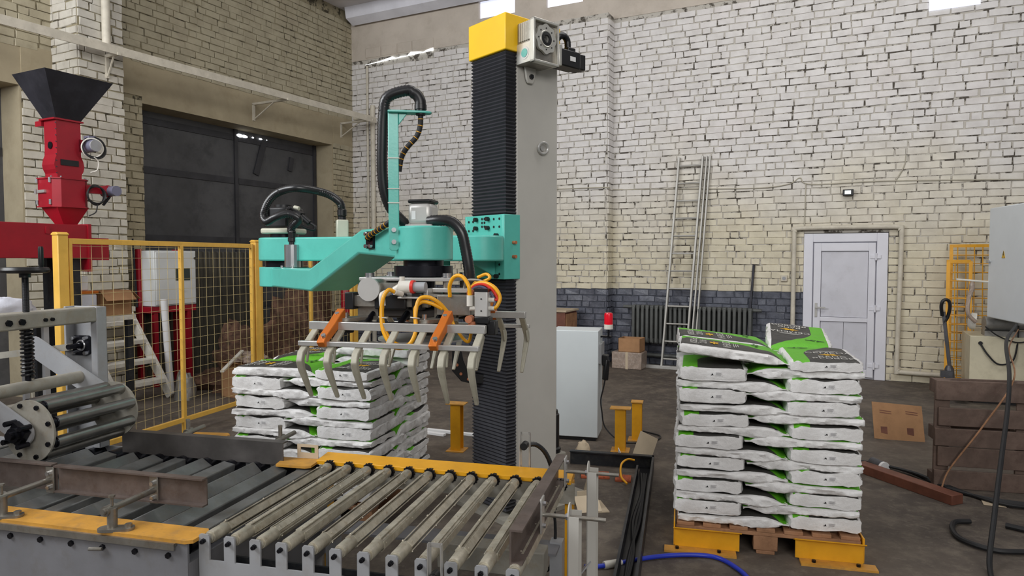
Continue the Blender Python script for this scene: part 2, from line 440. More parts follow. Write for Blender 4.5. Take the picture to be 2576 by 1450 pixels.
def bag_mat():
    """white woven sack with its flat top print (object-space: x towards the sewn end)"""
    m, nt, p = nodes('printed_seed_sack')
    tc = N(nt, 'ShaderNodeTexCoord'); ob = tc.outputs['Object']
    s = N(nt, 'ShaderNodeSeparateXYZ'); nt.links.new(ob, s.inputs[0])
    sn = N(nt, 'ShaderNodeSeparateXYZ'); nt.links.new(tc.outputs['Normal'], sn.inputs[0])
    x, y = s.outputs[0], s.outputs[1]
    xx = mth(nt, 'MAXIMUM', mth(nt, 'ADD', x, 0.08), 0.0)
    edge = mth(nt, 'SUBTRACT', 0.085, mth(nt, 'MULTIPLY', mth(nt, 'MULTIPLY', xx, xx), 2.2))
    lobe = mth(nt, 'LESS_THAN', y, edge)
    top = mth(nt, 'GREATER_THAN', sn.outputs[2], 0.5)
    inx = mth(nt, 'MULTIPLY', mth(nt, 'LESS_THAN', mth(nt, 'ABSOLUTE', y), 0.170), mth(nt, 'GREATER_THAN', x, -0.303))
    top = mth(nt, 'MULTIPLY', top, inx)
    wh = mixc(nt, ramp(nt, noi(nt, ob, 9, 5, 0.65), 0.35, 0.7), rgb(216, 214, 212), rgb(236, 235, 234))
    pr = mixc(nt, lobe, rgb(98, 182, 36), rgb(62, 61, 58))
    c = mixc(nt, top, wh, pr)
    nt.links.new(c, p.inputs['Base Color']); p.inputs['Roughness'].default_value = 0.55
    bump(nt, p, mth(nt, 'ADD', noi(nt, ob, 26, 4, 0.6), mth(nt, 'MULTIPLY', noi(nt, ob, 7, 2), 1.5)), 0.45, 0.014)
    return m
M['bag'] = bag_mat()
# ================================================================ the hall
TP = math.atan(75 / 1700.0)
def in_view(p):
    d = V(p) - V((0, 0, CAM_H)); f = d.y * math.cos(TP) - d.z * math.sin(TP)
    if f < 0.3: return False
    u = d.y * math.sin(TP) + d.z * math.cos(TP)
    return abs(d.x / f) < 0.765 and abs(u / f) < 0.43

def brick_mesh(name, L, h, mt, seed):
    r = random.Random(seed); q = lambda a: r.uniform(-a, a)
    e = 0.005
    vs = [(-L / 2, -0.03, -h / 2), (L / 2, -0.03, -h / 2), (L / 2, -0.03, h / 2), (-L / 2, -0.03, h / 2),
          (-L / 2, 0.006, -h / 2), (L / 2, 0.006, -h / 2), (L / 2, 0.006, h / 2), (-L / 2, 0.006, h / 2)]
    vs += [(-L / 2 + e + q(.004), 0.013 + q(.004), -h / 2 + e + q(.004)), (L / 2 - e + q(.004), 0.013 + q(.004), -h / 2 + e + q(.004)),
           (L / 2 - e + q(.004), 0.013 + q(.004), h / 2 - e + q(.004)), (-L / 2 + e + q(.004), 0.013 + q(.004), h / 2 - e + q(.004))]
    fs = [(0, 1, 5, 4), (1, 2, 6, 5), (2, 3, 7, 6), (3, 0, 4, 7), (4, 5, 9, 8), (5, 6, 10, 9), (6, 7, 11, 10), (7, 4, 8, 11), (8, 9, 10, 11)]
    me = bpy.data.meshes.new(name); me.from_pydata(vs, [], fs); me.materials.append(mt); finish(me, False)
    return me

def brick_face(out, F, O, A, NN, length, z0, z1, cut, blue=None, phase=0.0):
    """running bond on one wall face; O = start of face (frame F), A along, NN outward; cut = [(a0,a1,z0,z1)]"""
    rnd = random.Random(int(1000 * (length + z1)) + len(out))
    rows = int((z1 - z0) / 0.1 + 0.001)
    for k in range(rows):
        zc = z0 + 0.05 + 0.1 * k
        a = -rnd.uniform(0.0, 0.2) - phase
        while a < length:
            L = 0.12 if rnd.random() < 0.22 else 0.25
            s0, s1 = max(a, 0.0), min(a + L, length); full = (s0 == a and s1 == a + L)
            a += L + rnd.choice((0.006, 0.009, 0.012, 0.016))
            segs = [(s0, s1)]
            for c0, c1, cz0, cz1 in cut:
                if zc > cz0 and zc < cz1:
                    new = []
                    for t0, t1 in segs:
                        if t1 <= c0 or t0 >= c1: new.append((t0, t1)); continue
                        full = False
                        if t0 < c0: new.append((t0, c0))
                        if t1 > c1: new.append((c1, t1))
                    segs = new
            for t0, t1 in segs:
                if t1 - t0 < 0.025: continue
                am = (t0 + t1) / 2
                isb = bool(blue and zc < blue[2] and blue[0] < am < blue[1])
                p = F @ (V(O) + V(A) * am + V((0, 0, zc + rnd.uniform(-.004, .004) + 0.006 * noise.noise(V((am * 1.3, k * 0.6, length))))))
                out.append(dict(p=p, L=t1 - t0, full=full, blue=isb, rot=math.atan2(-dirv(F, *NN[:2]).x, dirv(F, *NN[:2]).y),
                                j=rnd.uniform(-0.005, 0.007), h=0.092 + rnd.uniform(-0.006, 0.005), tilt=rnd.uniform(-.020, .020)))

def lay_bricks(bricks, wall, mt, mt_blue, n_single=300):
    """the nearest whole bricks in view become parts, the rest one part"""
    full = [b for b in bricks if b['full'] and in_view(b['p'])]
    full.sort(key=lambda b: -b['L'] / b['p'].length)
    pick = set(id(b) for b in full[:n_single])
    var = {}
    for key, L in (('l', 0.25), ('s', 0.12)):
        for bl in (False, True):
            var[key, bl] = [brick_mesh('brick', L, 0.092, mt_blue if bl else mt, 31 * i + len(var)) for i in range(6)]
    off = V(wall['_o'])
    vs, fs, ms = [], [], []
    rnd = random.Random(3)
    for b in bricks:
        R = Matrix.Translation(b['p']) @ Matrix.Rotation(b['rot'], 4, 'Z') @ Matrix.Rotation(b['tilt'], 4, 'Y') @ Matrix.Translation((0, b['j'], 0))
        if id(b) in pick:
            o = bpy.data.objects.new('brick', rnd.choice(var['l' if b['L'] > 0.2 else 's', b['blue']]))
            COL.objects.link(o); o.parent = wall
            o.matrix_local = Matrix.Translation(-off) @ R
        else:
            L, h, e = b['L'], b['h'], 0.005
            q = lambda: rnd.uniform(-.004, .004)
            base = len(vs)
            loc = [(-L / 2, -.03, -h / 2), (L / 2, -.03, -h / 2), (L / 2, -.03, h / 2), (-L / 2, -.03, h / 2),
                   (-L / 2 + e + q(), .013 + q(), -h / 2 + e + q()), (L / 2 - e + q(), .013 + q(), -h / 2 + e + q()),
                   (L / 2 - e + q(), .013 + q(), h / 2 - e + q()), (-L / 2 + e + q(), .013 + q(), h / 2 - e + q())]
            vs += [(R @ V(p)) - off for p in loc]
            fs += [tuple(base + i for i in f) for f in ((0, 1, 5, 4), (1, 2, 6, 5), (2, 3, 7, 6), (3, 0, 4, 7), (4, 5, 6, 7))]
            ms += [1 if b['blue'] else 0] * 5
    me = bpy.data.meshes.new('brickwork'); me.from_pydata(vs, [], fs)
    me.materials.append(mt); me.materials.append(mt_blue)
    me.polygons.foreach_set('material_index', ms); finish(me, False)
    o = bpy.data.objects.new('brickwork', me); COL.objects.link(o); o.parent = wall; o['kind'] = 'stuff'

def struct(b, name, mt, **kw):
    o = b.build(name, mt, **kw); o['kind'] = 'structure'; return o

# floor and ceiling
b = MB(RM); b.bb(-0.6, 15, -19, 0.5, -0.25, 0.0); struct(b, 'floor', M['floor'])
b = MB(RM); b.bb(-0.6, 15, -12, 0.5, 6.50, 6.70); struct(b, 'ceiling', M['ceiling'])
b = MB(RM)
b.prism([(0, 6.50), (0, 6.27), (-0.10, 6.22), (-0.30, 6.30), (-0.34, 6.50)], (0.12, 0, 0), (0, 1, 0), (0, 0, 1), (1, 0, 0), 0, 14)
struct(b, 'trim_1', M['beam_white'])
for i, y in enumerate((-1.35, -3.1)):
    b = MB(RM); b.bb(0.15, 14, y - 0.12, y + 0.12, 6.36, 6.50); struct(b, 'trim_%d' % (i + 2), M['beam_white'])

# back wall ------------------------------------------------------
b = MB(RM)
b.bb(0, 8.27, 0, 0.4, 1.21, 5.56); b.bb(9.34, 14, 0, 0.4, 0, 5.56); b.bb(8.27, 9.34, 0, 0.4, 2.06, 5.56)
b.bb(3.3, 5.38, -0.28, 0.0, 1.21, 5.58)
b.mi = 1; b.bb(0, 8.27, 0, 0.4, 0, 1.21); b.bb(3.3, 5.38, -0.28, 0.0, 0, 1.21)
b.mi = 2
b.bb(0, 2.88, -0.012, 0.4, 5.56, 6.5); b.bb(2.88, 3.60, -0.012, 0.4, 5.56, 5.95); b.bb(3.60, 4.19, -0.012, 0.4, 5.56, 6.5)
b.bb(4.19, 4.85, -0.012, 0.4, 5.56, 5.93); b.bb(4.85, 14, -0.012, 0.4, 5.56, 6.5)
b.bb(2.88, 4.85, 0.30, 0.4, 5.93, 6.5)
wall_back = struct(b, 'wall_back', [M['mortar'], M['mortar_blue'], M['plaster']])
B = []
X, NY = (1, 0, 0), (0, -1, 0)
blue = (-1, 8.28, 1.21)
brick_face(B, RM, (0, 0, 0), X, NY, 3.3, 0, 5.5, [(0.34, 1.92, 5.40, 5.7)], blue)
brick_face(B, RM, (3.3, -0.28, 0), X, NY, 2.08, 0, 5.58, [], (-1, 9, 1.21))
brick_face(B, RM, (5.38, 0, 0), (0, -1, 0), (1, 0, 0), 0.28, 0, 5.58, [], (-1, 9, 1.21))
brick_face(B, RM, (5.38, 0, 0), X, NY, 13.8 - 5.38, 0, 5.5, [(2.89, 3.96, 0, 2.06), (4.36, 4.93, 4.98, 6)], (-1, 2.9, 1.21))
lay_bricks(B, wall_back, M['brick'], M['brick_blue'])

# daylight windows and the broken-out slot high in the back wall
def pane(name, x0, x1, z0, z1, mt, y=-0.005):
    b = MB(RM); b.bb(x0, x1, y, y + 0.02, z0, z1)
    o = struct(b, name, mt)
    return o
pane('window_1', 2.88, 3.60, 5.95, 6.27, M['sky'], 0.05)
pane('window_2', 4.19, 4.85, 5.93, 6.27, M['sky'], 0.05)
pane('window_3', 9.74, 10.31, 4.98, 5.60, M['sky'], -0.03)
b = MB(RM)
top = [(0.34, 5.47), (0.7, 5.49), (1.0, 5.54), (1.08, 5.50), (1.2, 5.52), (1.34, 5.51), (1.42, 5.57), (1.62, 5.55), (1.70, 5.53), (1.78, 5.56), (1.92, 5.58)]
b.prism([(0.34, 5.46)] + [(1.92, 5.53)] + top[::-1][:-1], (0, 0, 0), (1, 0, 0), (0, 0, 1), (0, -1, 0), 0.012, 0.02)
struct(b, 'window_4', M['sky_gap'])
b = MB(RM)                                             # rough concrete lintel pieces above the slot
for x0, x1 in ((0.36, 0.72), (0.74, 1.10), (1.12, 1.44), (1.46, 1.92)):
    b.bb(x0, x1, -0.03, 0.0, 5.585, 5.77)
struct(b, 'trim_4', M['plaster'], bevel=0.01)

# left wall ------------------------------------------------------
b = MB(RM)
b.bb(-0.5, 0, -0.57, 0.4, 0, 6.5); b.bb(-0.5, 0, -4.46, -0.57, 4.42, 6.5); b.bb(-0.5, 0, -6.0, -4.46, 0, 6.5)
b.bb(-0.5, 0, -11, -6.0, 4.25, 6.5)
b.bb(0, 0.53, -5.64, -5.08, 0, 6.5)
b.mi = 1
b.bb(-0.5, 0.004, -4.46, -0.57, 3.86, 4.42); b.bb(-0.5, 0.004, -11, -6.0, 3.76, 4.25)
b.bb(-0.004, 0.014, -5.08, -4.46, 3.95, 4.42); b.bb(-0.004, 0.014, -0.57, -0.02, 3.86, 4.42)
b.bb(-0.004, 0.014, -6.0, -5.64, 3.76, 4.25)
b.bb(-0.45, -0.0, -6.02, -5.99, 0, 3.76); b.bb(-0.45, 0.0, -0.60, -0.565, 0, 3.86)
b.bb(-0.5, -0.45, -11, 0, 0, 3.9)
wall_left = struct(b, 'wall_left', [M['mortar_left'], M['plaster_left']])
B = []
NX = (1, 0, 0); YN = (0, -1, 0)
brick_face(B, RM, (0, 0, 0), YN, NX, 5.08, 0, 6.3, [(0.57, 4.46, 0, 3.86), (0.0, 5.08, 3.92, 4.42)])
brick_face(B, RM, (0, -5.64, 0), YN, NX, 5.2, 0, 6.3, [(0.36, 5.2, 0, 4.25), (0, 0.4, 3.76, 4.25)], (-9, 99, 3.7))
brick_face(B, RM, (0.53, -5.08, 0), YN, NX, 0.56, 0, 6.3, [], (-9, 99, 99))
brick_face(B, RM, (0.53, -5.64, 0), (-1, 0, 0), (0, -1, 0), 0.53, 0, 6.3, [], (-9, 99, 99))
lay_bricks(B, wall_left, M['brick_left'], M['brick_pale'])

# gates in the left wall
def gate(name, y0, y1, top, seams):
    b = MB(RM); b.bb(-0.45, -0.40, y0, y1, 0, top)
    g = struct(b, name, M['gate'])
    n = 0
    for y in seams:
        q = MB(RM); q.bb(-0.40, -0.37, y - 0.035, y + 0.035, 0, top); q.build('gate_stile', M['gate_dark'], g)
    for z in (0.9, 2.0, 3.0, 3.72):
        for a, c in zip([y0] + seams, seams + [y1]):
            q = MB(RM); q.bb(-0.40, -0.38, a + 0.05, c - 0.05, z - 0.05, z + 0.05); q.build('gate_rail', M['gate_dark'], g)
    return g
g1 = gate('door_1', -4.46, -0.57, 3.86, [-2.52, -0.66])
for (y, w, h, z) in ((-2.45, 0.14, 0.030, 3.765), (-2.35, 0.14, 0.026, 3.765), (-2.17, 0.05, 0.014, 3.775), (-2.0, 0.08, 0.016, 3.775), (-1.86, 0.02, 0.010, 3.78)):
    q = MB(RM); q.ball((-0.365, y, z), 1.0, 10, 6, (0.006, w / 2, h)); q.build('daylight_gap', M['sky_gap'], g1)
q = MB(RM); q.bar((-0.385, -1.92, 3.7), (-0.385, -2.1, 3.15), 0.03, 0.12, (0, 1, 0)); q.build('gate_brace', M['gate_dark'], g1)
q = MB(RM); q.bar((-0.385, -1.25, 3.55), (-0.385, -1.3, 3.3), 0.03, 0.1, (0, 1, 0)); q.build('gate_brace', M['gate_dark'], g1)
gate('door_2', -9.5, -6.0, 3.76, [-7.9])

# white plastic service door in the back wall
d = struct(MB(RM).bb(8.28, 9.33, 0.02, 0.06, 0.0, 2.05), 'door_3', M['white_pvc'])
q = MB(RM)
for x0, x1, z0, z1 in ((8.27, 8.39, 0, 2.05), (9.20, 9.335, 0, 2.05), (8.39, 9.20, 1.93, 2.05)): q.bb(x0, x1, -0.035, 0.03, z0, z1)
q.build('door_casing', M['white_pvc'], d, bevel=0.006)
q = MB(RM)
for x0, x1, z0, z1 in ((8.405, 8.50, 0.03, 1.915), (9.10, 9.185, 0.03, 1.915), (8.50, 9.10, 1.80, 1.915), (8.50, 9.10, 0.80, 0.86), (8.50, 9.10, 0.03, 0.14)):
    q.bb(x0, x1, -0.045, 0.03, z0, z1)
lf = q.build('door_leaf', M['white_pvc'], d, bevel=0.005)
MB(RM).bb(8.505, 9.095, -0.02, 0.02, 0.865, 1.795).build('panel', M['panel_pvc'], lf)
for x0, x1 in ((8.505, 8.80), (8.805, 9.095)):
    MB(RM).bb(x0, x1, -0.02, 0.02, 0.145, 0.795).build('panel', M['panel_pvc'], lf)
for z in (1.72, 1.0, 0.2):
    MB(RM).cyl((9.19, -0.055, z - 0.05), (9.19, -0.055, z + 0.05), 0.014, n=10).bb(9.12, 9.25, -0.055, -0.04, z - 0.025, z + 0.025).build('hinge', M['white_pvc'], d)
q = MB(RM); q.bb(8.43, 8.46, -0.06, -0.045, 0.86, 1.06).bb(8.44, 8.57, -0.095, -0.08, 0.985, 1.005).cyl((8.445, -0.045, 0.995), (8.445, -0.09, 0.995), 0.01, n=8)
q.build('handle', M['alu'], d)

# wall-mounted things ---------------------------------------------
q = MB(RM); q.tube(curve([(8.14, -0.07, 0.02), (8.14, -0.07, 1.95), (8.15, -0.07, 2.08), (8.23, -0.07, 2.13), (9.38, -0.07, 2.13), (9.47, -0.07, 2.09), (9.49, -0.07, 1.98),
                          (9.47, -0.07, 0.28), (9.49, -0.07, 0.17), (9.58, -0.07, 0.14), (10.6, -0.07, 0.14)], 8), 0.032, 10)
tag(q.build('heating_pipe', M['white_paint']), 'cream heating pipe looping around the white door', 'pipe')
q = MB(RM); q.tube(curve([(0.55, -0.06, 0.02), (0.55, -0.06, 4.3), (0.52, -0.06, 4.42), (0.30, -0.06, 4.45), (0.1, -0.06, 4.45)], 6), 0.045, 10)
tag(q.build('water_pipe', M['white_paint']), 'vertical cream pipe on the back wall near the left corner', 'pipe')
q = MB(RM); q.cyl((0.42, -0.05, 0.02), (0.42, -0.05, 5.42), 0.022, n=8)
tag(q.build('conduit_pipe', M['white_paint']), 'thin vertical conduit beside the cream pipe in the corner', 'pipe')
q = MB(RM); q.cyl((0.60, -5.33, 4.33), (0.60, -5.33, 6.3), 0.05, n=10)
tag(q.build('drain_pipe', M['white_paint']), 'short white pipe running up the left brick pillar', 'pipe')
q = MB(RM); q.tube(curve([(4.5, -0.30, 2.84), (5.36, -0.30, 2.83), (5.42, -0.02, 2.82), (6.5, -0.025, 2.78), (7.6, -0.025, 2.74), (8.05, -0.025, 2.78), (8.2, -0.025, 2.86), (8.35, -0.025, 2.76), (9.3, -0.025, 2.76), (10.9, -0.025, 2.70)], 8), 0.008, 6)
q.tube([(8.28, -0.025, 2.78), (8.27, -0.025, 2.17)], 0.008, 6)
q.tube(curve([(9.4, -0.025, 2.75), (9.5, -0.025, 2.95), (9.52, -0.025, 3.1)], 5), 0.008, 6)
tag(q.build('surface_cable', M['wire_paint']), 'painted cable stapled along the back wall above the door', 'cable')
t = thing('wall_lamp', 'small black floodlight above the white door', 'lamp', at(RM, 8.83, 0, 2.58))
MB(RM).bb(8.76, 8.895, -0.10, -0.03, 2.575, 2.66).build('housing', M['black'], t, bevel=0.006)
MB(RM).bb(8.785, 8.862, -0.106, -0.1, 2.595, 2.643).build('lens', M['led'], t)
MB(RM).bb(8.80, 8.85, -0.03, 0.0, 2.60, 2.64).build('bracket', M['black'], t)
t = thing('wall_socket', 'small white socket on the cream wall left of the door', 'socket', at(RM, 8.0, 0, 1.4))
MB(RM).bb(7.965, 8.055, -0.05, 0.0, 1.36, 1.45).build('plate', M['white_paint'], t, bevel=0.006)
MB(RM).cyl((8.01, -0.05, 1.405), (8.01, -0.055, 1.405), 0.025, n=14).build('outlet', M['grey'], t)

# radiator
t = thing('radiator', 'dark grey cast iron radiator under the blue wall band', 'radiator', at(RM, 6.7, -0.12, 0.0))
sec = None
for i in range(25):
    x = 5.80 + 0.0735 * i
    q = MB(RM)
    for yy in (-0.09, -0.19):
        q.bb(x - 0.024, x + 0.024, yy - 0.035, yy + 0.035, 0.37, 0.93)
    q.bb(x - 0.030, x + 0.030, -0.215, -0.065, 0.36, 0.44); q.bb(x - 0.030, x + 0.030, -0.215, -0.065, 0.89, 0.96)
    q.build('section', M['radiator'], t, bevel=0.012)
q = MB(RM)
for z in (0.40, 0.925): q.cyl((5.62, -0.14, z), (7.72, -0.14, z), 0.026, n=10)
for x in (6.1, 7.3): q.bb(x - 0.02, x + 0.02, -0.06, 0.0, 0.34, 0.37)
q.build('header_pipe', M['radiator'], t)
q = MB(RM); q.cyl((5.66, -0.14, 0.02), (5.66, -0.14, 0.37), 0.024, n=10).cyl((5.4, -0.10, 0.16), (7.9, -0.10, 0.16), 0.03, n=10)
q.build('feed_pipe', M['radiator'], t)

# ledge rail on triangular brackets along the left wall
t = thing('wall_rail', 'long white angle rail on brackets along the left brick wall', 'rail', at(RM, 0.75, -3.4, 4.15))
MB(RM).bar((0.78, -9.0, 4.20), (0.78, -0.25, 4.31), 0.014, 0.10).bar((0.72, -9.0, 4.25), (0.72, -0.25, 4.36), 0.12, 0.012).build('rail_angle', M['white_paint'], t)
for y, x0, z in ((-5.30, 0.53, 4.21), (-2.50, 0.0, 4.24), (-0.36, 0.0, 4.30), (-7.6, 0.0, 4.18)):
    q = MB(RM); q.bar((x0, y, z), (0.80, y, z), 0.035, 0.035); q.bar((x0 + 0.02, y, z), (x0 + 0.02, y, z - 0.27), 0.035, 0.035)
    q.bar((x0 + 0.03, y, z - 0.25), (x0 + 0.6 * (0.8 - x0), y, z - 0.01), 0.016, 0.016)
    q.build('bracket', M['white_paint'], t)
# ================================================================ pick-up roller conveyor
t = thing('roller_conveyor', 'grey pick-up roller conveyor with slotted steel rollers and a yellow guard beam', 'conveyor', at(CV, 0.6, 0.5, 0))
NR = 12; PITCH = 0.1125
# near comb rail: plate with one tab per roller
poly = [(-0.0235, 0.30)]
for i in range(NR):
    x = i * PITCH
    if i > 0: poly.append((x - 0.0235, 0.525))
    poly += [(x - 0.0235, 0.618), (x - 0.0175, 0.625), (x + 0.0175, 0.625), (x + 0.0235, 0.618)]
    if i < NR - 1: poly.append((x + 0.0235, 0.525))
poly.append(((NR - 1) * PITCH + 0.0235, 0.30))
MB(CV).prism(poly, (0, -0.028, 0), (1, 0, 0), (0, 0, 1), (0, 1, 0), 0, 0.008).build('comb_rail', M['grey'], t)
MB(CV).bb(-0.02, 1.27, -0.018, 0.06, 0.30, 0.33).build('rail_flange', M['pan'], t)
MB(CV).bb(0.03, 1.22, 0.075, 0.085, 0.34, 0.50).build('dark_backing', M['pan'], t)  # black panel added behind the comb so the gaps between tabs look dark
def make_roller(i):
    x = i * PITCH; z = 0.60
    q = MB(CV)
    q.cyl((x, 0.0, z), (x, 0.935, z), 0.0195, n=14)
    q.lathe([(0.0235, 0.0), (0.0255, 0.006), (0.0255, 0.10), (0.022, 0.105)], (x, 0.008, z), (0, 1, 0), 16)
    q.lathe([(0.022, 0.0), (0.0255, 0.004), (0.0255, 0.07), (0.0235, 0.075)], (x, 0.85, z), (0, 1, 0), 16)
    r = q.build('roller', M['roller'], t)
    a0 = random.uniform(0, PI / 2)
    s = MB(CV)
    for k in range(4):
        a = a0 + k * PI / 2
        R = Matrix.Rotation(-a, 3, 'Y')
        s.box((x + math.cos(a) * 0.0245, 0.485, z + math.sin(a) * 0.0245), (0.004, 0.77, 0.028), R)
        for yy in (0.12, 0.38, 0.62, 0.84):
            s.cyl((x + math.cos(a) * 0.026, yy, z + math.sin(a) * 0.026), (x + math.cos(a) * 0.0295, yy, z + math.sin(a) * 0.0295), 0.004, n=6)
    s.build('cladding_strip', M['roller'], r)
    e = MB(CV); e.cyl((x, -0.045, z), (x, 0.012, z), 0.0075, n=10); e.bolt((x, -0.028, z), (0, -1, 0), 0.010, 0.010)
    e.build('axle', M['bsteel'], r)
    g = MB(CV); pr = []
    for k in range(28):
        a = 2 * PI * k / 28; rr = 0.034 if k % 2 else 0.028
        pr.append((rr * math.cos(a), rr * math.sin(a)))
    g.prism(pr, (x, 0.938, z), (1, 0, 0), (0, 0, 1), (0, 1, 0), 0, 0.012); g.cyl((x, 0.948, z), (x, 0.972, z), 0.026, n=14)
    g.build('sprocket', M['bsteel'], r)
for i in range(NR): make_roller(i)
MB(CV).bb(-0.06, 1.30, 0.972, 0.985, 0.50, 0.60).build('far_rail', M['grey_dusty'], t)
q = MB(CV)
q.prism([(0.957, 0.600), (0.957, 0.622), (1.078, 0.634), (1.078, 0.600)], (0, 0, 0), (0, 1, 0), (0, 0, 1), (1, 0, 0), -0.085, 1.285)
q.build('guard_beam', M['yellow'], t, bevel=0.002)
MB(CV).bb(1.245, 1.285, 1.02, 1.075, 0.02, 0.59).bb(-0.08, -0.05, 1.02, 1.075, 0.02, 0.59).build('beam_leg', M['yellow'], t)
for x, y in ((0.02, 0.03), (1.22, 0.03), (0.02, 0.94), (1.22, 0.94)):
    MB(CV).bb(x - 0.03, x + 0.03, y - 0.03, y + 0.03, 0.012, 0.33).bb(x - 0.06, x + 0.06, y - 0.05, y + 0.05, 0.0, 0.012).build('leg', M['grey'], t)
# what shows between the rollers: tie plates, drive belt, motor
for z, y0, y1 in ((0.315, 0.08, 0.17), (0.315, 0.80, 0.95)):
    MB(CV).bb(0.0, 1.24, y0, y1, z - 0.006, z + 0.006).build('tie_plate', M['grey_dark'], t)
MB(CV).bb(0.72, 1.22, 0.62, 0.72, 0.28, 0.40).build('cross_channel', M['grey_dusty'], t, bevel=0.006)
MB(CV).bb(0.30, 1.20, 0.24, 0.42, 0.17, 0.20).build('chain_tray', M['pan'], t)
MB(CV).bb(0.1, 1.15, 0.10, 0.95, 0.02, 0.03).build('dark_underlay', M['pan'], t)  # black sheet added under the rollers to darken what shows between them
q = MB(CV); q.cyl((0.93, 0.30, 0.10), (0.93, 0.62, 0.10), 0.085, n=20); q.bb(0.88, 0.98, 0.42, 0.56, 0.0, 0.05)
q.build('drive_motor', M['motor_dk'], t)
MB(CV).tube([at(WD, *p) for p in [(1.16 + 0.05 * math.cos(a), 0.955, 0.36 + 0.20 * math.sin(a)) for a in [2 * PI * k / 24 for k in range(24)]]], 0.008, 6, True).build('drive_chain', M['rubber'], t)

# slotted sensor bracket on the comb and on the far beam
def slot_bracket(name, x, y0, z0, z1, w, parent):
    q = MB(CV)
    for s in (-1, 1): q.bb(x + s * w * 0.33, x + s * w * 0.5, y0, y0 + 0.004, z0, z1)
    for s in (-1, 1): q.bb(x + s * w * 0.5 - 0.0015, x + s * w * 0.5 + 0.0015, y0 - 0.014, y0 + 0.004, z0, z1)
    q.bb(x - w * 0.4, x + w * 0.4, y0, y0 + 0.004, z1 - 0.016, z1); q.bb(x - w * 0.4, x + w * 0.4, y0, y0 + 0.004, z0, z0 + 0.03)
    return q.build(name, M['alu'], parent)
s1 = slot_bracket('slotted_bracket', 0.965, -0.05, 0.50, 0.70, 0.050, t)
MB(CV).cyl((0.965, -0.075, 0.585), (0.965, -0.04, 0.585), 0.017, n=12).ball((0.965, -0.078, 0.585), 0.016, 10, 6).build('sensor_head', M['black'], s1)
s2 = slot_bracket('slotted_bracket', 1.028, 1.09, 0.60, 0.81, 0.054, t)
MB(CV).cyl((1.028, 1.05, 0.745), (1.028, 1.10, 0.745), 0.019, n=12).build('sensor_head', M['black'], s2)
hose(CV, [(1.04, 1.10, 0.745), (1.08, 1.12, 0.74), (1.12, 1.14, 0.70), (1.15, 1.15, 0.63), (1.17, 1.15, 0.52), (1.17, 1.15, 0.40)], 0.013).build('sensor_hose', M['hose'], s2)

# end stop: angle plate on two threaded rods and two folded posts
st = MB(CV)
st.bb(1.215, 1.222, 0.02, 0.97, 0.62, 0.745); st.bb(1.222, 1.262, 0.02, 0.97, 0.738, 0.745); st.bb(1.222, 1.262, 0.02, 0.97, 0.62, 0.627)
st.build('stop_plate', M['rust_steel'], t)
for y in (0.90, 0.34):
    q = MB(CV); q.bb(1.264, 1.272, y - 0.03, y + 0.03, 0.615, 0.755); cl = q.build('clamp_plate', M['alu'], t, bevel=0.003)
    q = MB(CV)
    for z in (0.64, 0.73): q.bolt((1.272, y, z), (1, 0, 0), 0.010, 0.012)
    q.each('bolt', M['shine'], cl)
    MB(CV).cyl((1.27, y, 0.685), (1.52, y, 0.685), 0.0085, n=10).build('threaded_rod', M['steel'], t)
    q = MB(CV); x0 = 1.375
    pr = [(-0.042, 0.02), (0.042, 0.02), (0.042, 0.70)] + [(0.042 * math.cos(a), 0.70 + 0.042 * math.sin(a)) for a in [PI * k / 8 for k in range(1, 8)]] + [(-0.042, 0.70)]
    q.prism(pr, (x0, y, 0), (0, 1, 0), (0, 0, 1), (1, 0, 0), 0, 0.005)
    q.bb(x0, x0 + 0.045, y + 0.037, y + 0.042, 0.02, 0.70); q.bb(x0, x0 + 0.045, y - 0.042, y - 0.037, 0.02, 0.70)
    po = q.build('stop_post', M['column'], t)
    MB(CV).cyl((x0 - 0.012, y, 0.685), (x0, y, 0.685), 0.014, n=6).build('nut', M['shine'], po)
    MB(CV).bar((x0 + 0.02, y - 0.03, 0.28), (1.23, y - 0.05, 0.05), 0.03, 0.006).bb(x0 - 0.05, x0 + 0.09, y - 0.06, y + 0.06, 0.0, 0.02).build('post_foot', M['grey'], po)

# ================================================================ infeed shaker conveyor
t = thing('bar_conveyor', 'grey infeed conveyor of square bars with steel side guides', 'conveyor', at(CV, -1.0, 0.45, 0))
MB(CV).bb(-2.6, -0.045, -0.065, -0.055, 0.10, 0.60).bb(-2.6, -0.045, -0.065, 0.0, 0.595, 0.60).build('side_panel', M['grey_dark'], t)
MB(CV).bb(-2.6, -0.10, 0.985, 0.995, 0.10, 0.60).build('side_panel', M['grey'], t)
MB(CV).bb(-2.6, -0.05, -0.12, -0.065, 0.10, 0.16).build('base_channel', M['dark_steel'], t)
for x in (-0.1, -1.0, -2.3):
    MB(CV).bb(x - 0.03, x + 0.03, -0.05, 0.01, 0.0, 0.15).bb(x - 0.03, x + 0.03, 0.92, 0.98, 0.0, 0.15).build('leg', M['grey'], t)
MB(CV).bb(-0.05, -0.042, -0.06, 0.99, 0.12, 0.52).build('end_panel', M['grey_dark'], t)
q = MB(CV)
q.prism([(-1.16, 0.05), (-1.18, 0.03), (-1.16, -0.075), (-0.05, -0.075), (-0.022, -0.06), (-0.022, 0.03), (-0.04, 0.05)], (0, 0, 0.600), (1, 0, 0), (0, 1, 0), (0, 0, 1), 0, 0.014)
q.build('cover_plate', M['yellow_worn'], t)
MB(CV).bb(-1.12, -0.09, -0.085, -0.066, 0.588, 0.600).bb(-1.12, -0.09, -0.086, -0.08, 0.574, 0.600).build('cover_edge', M['steel'], t)
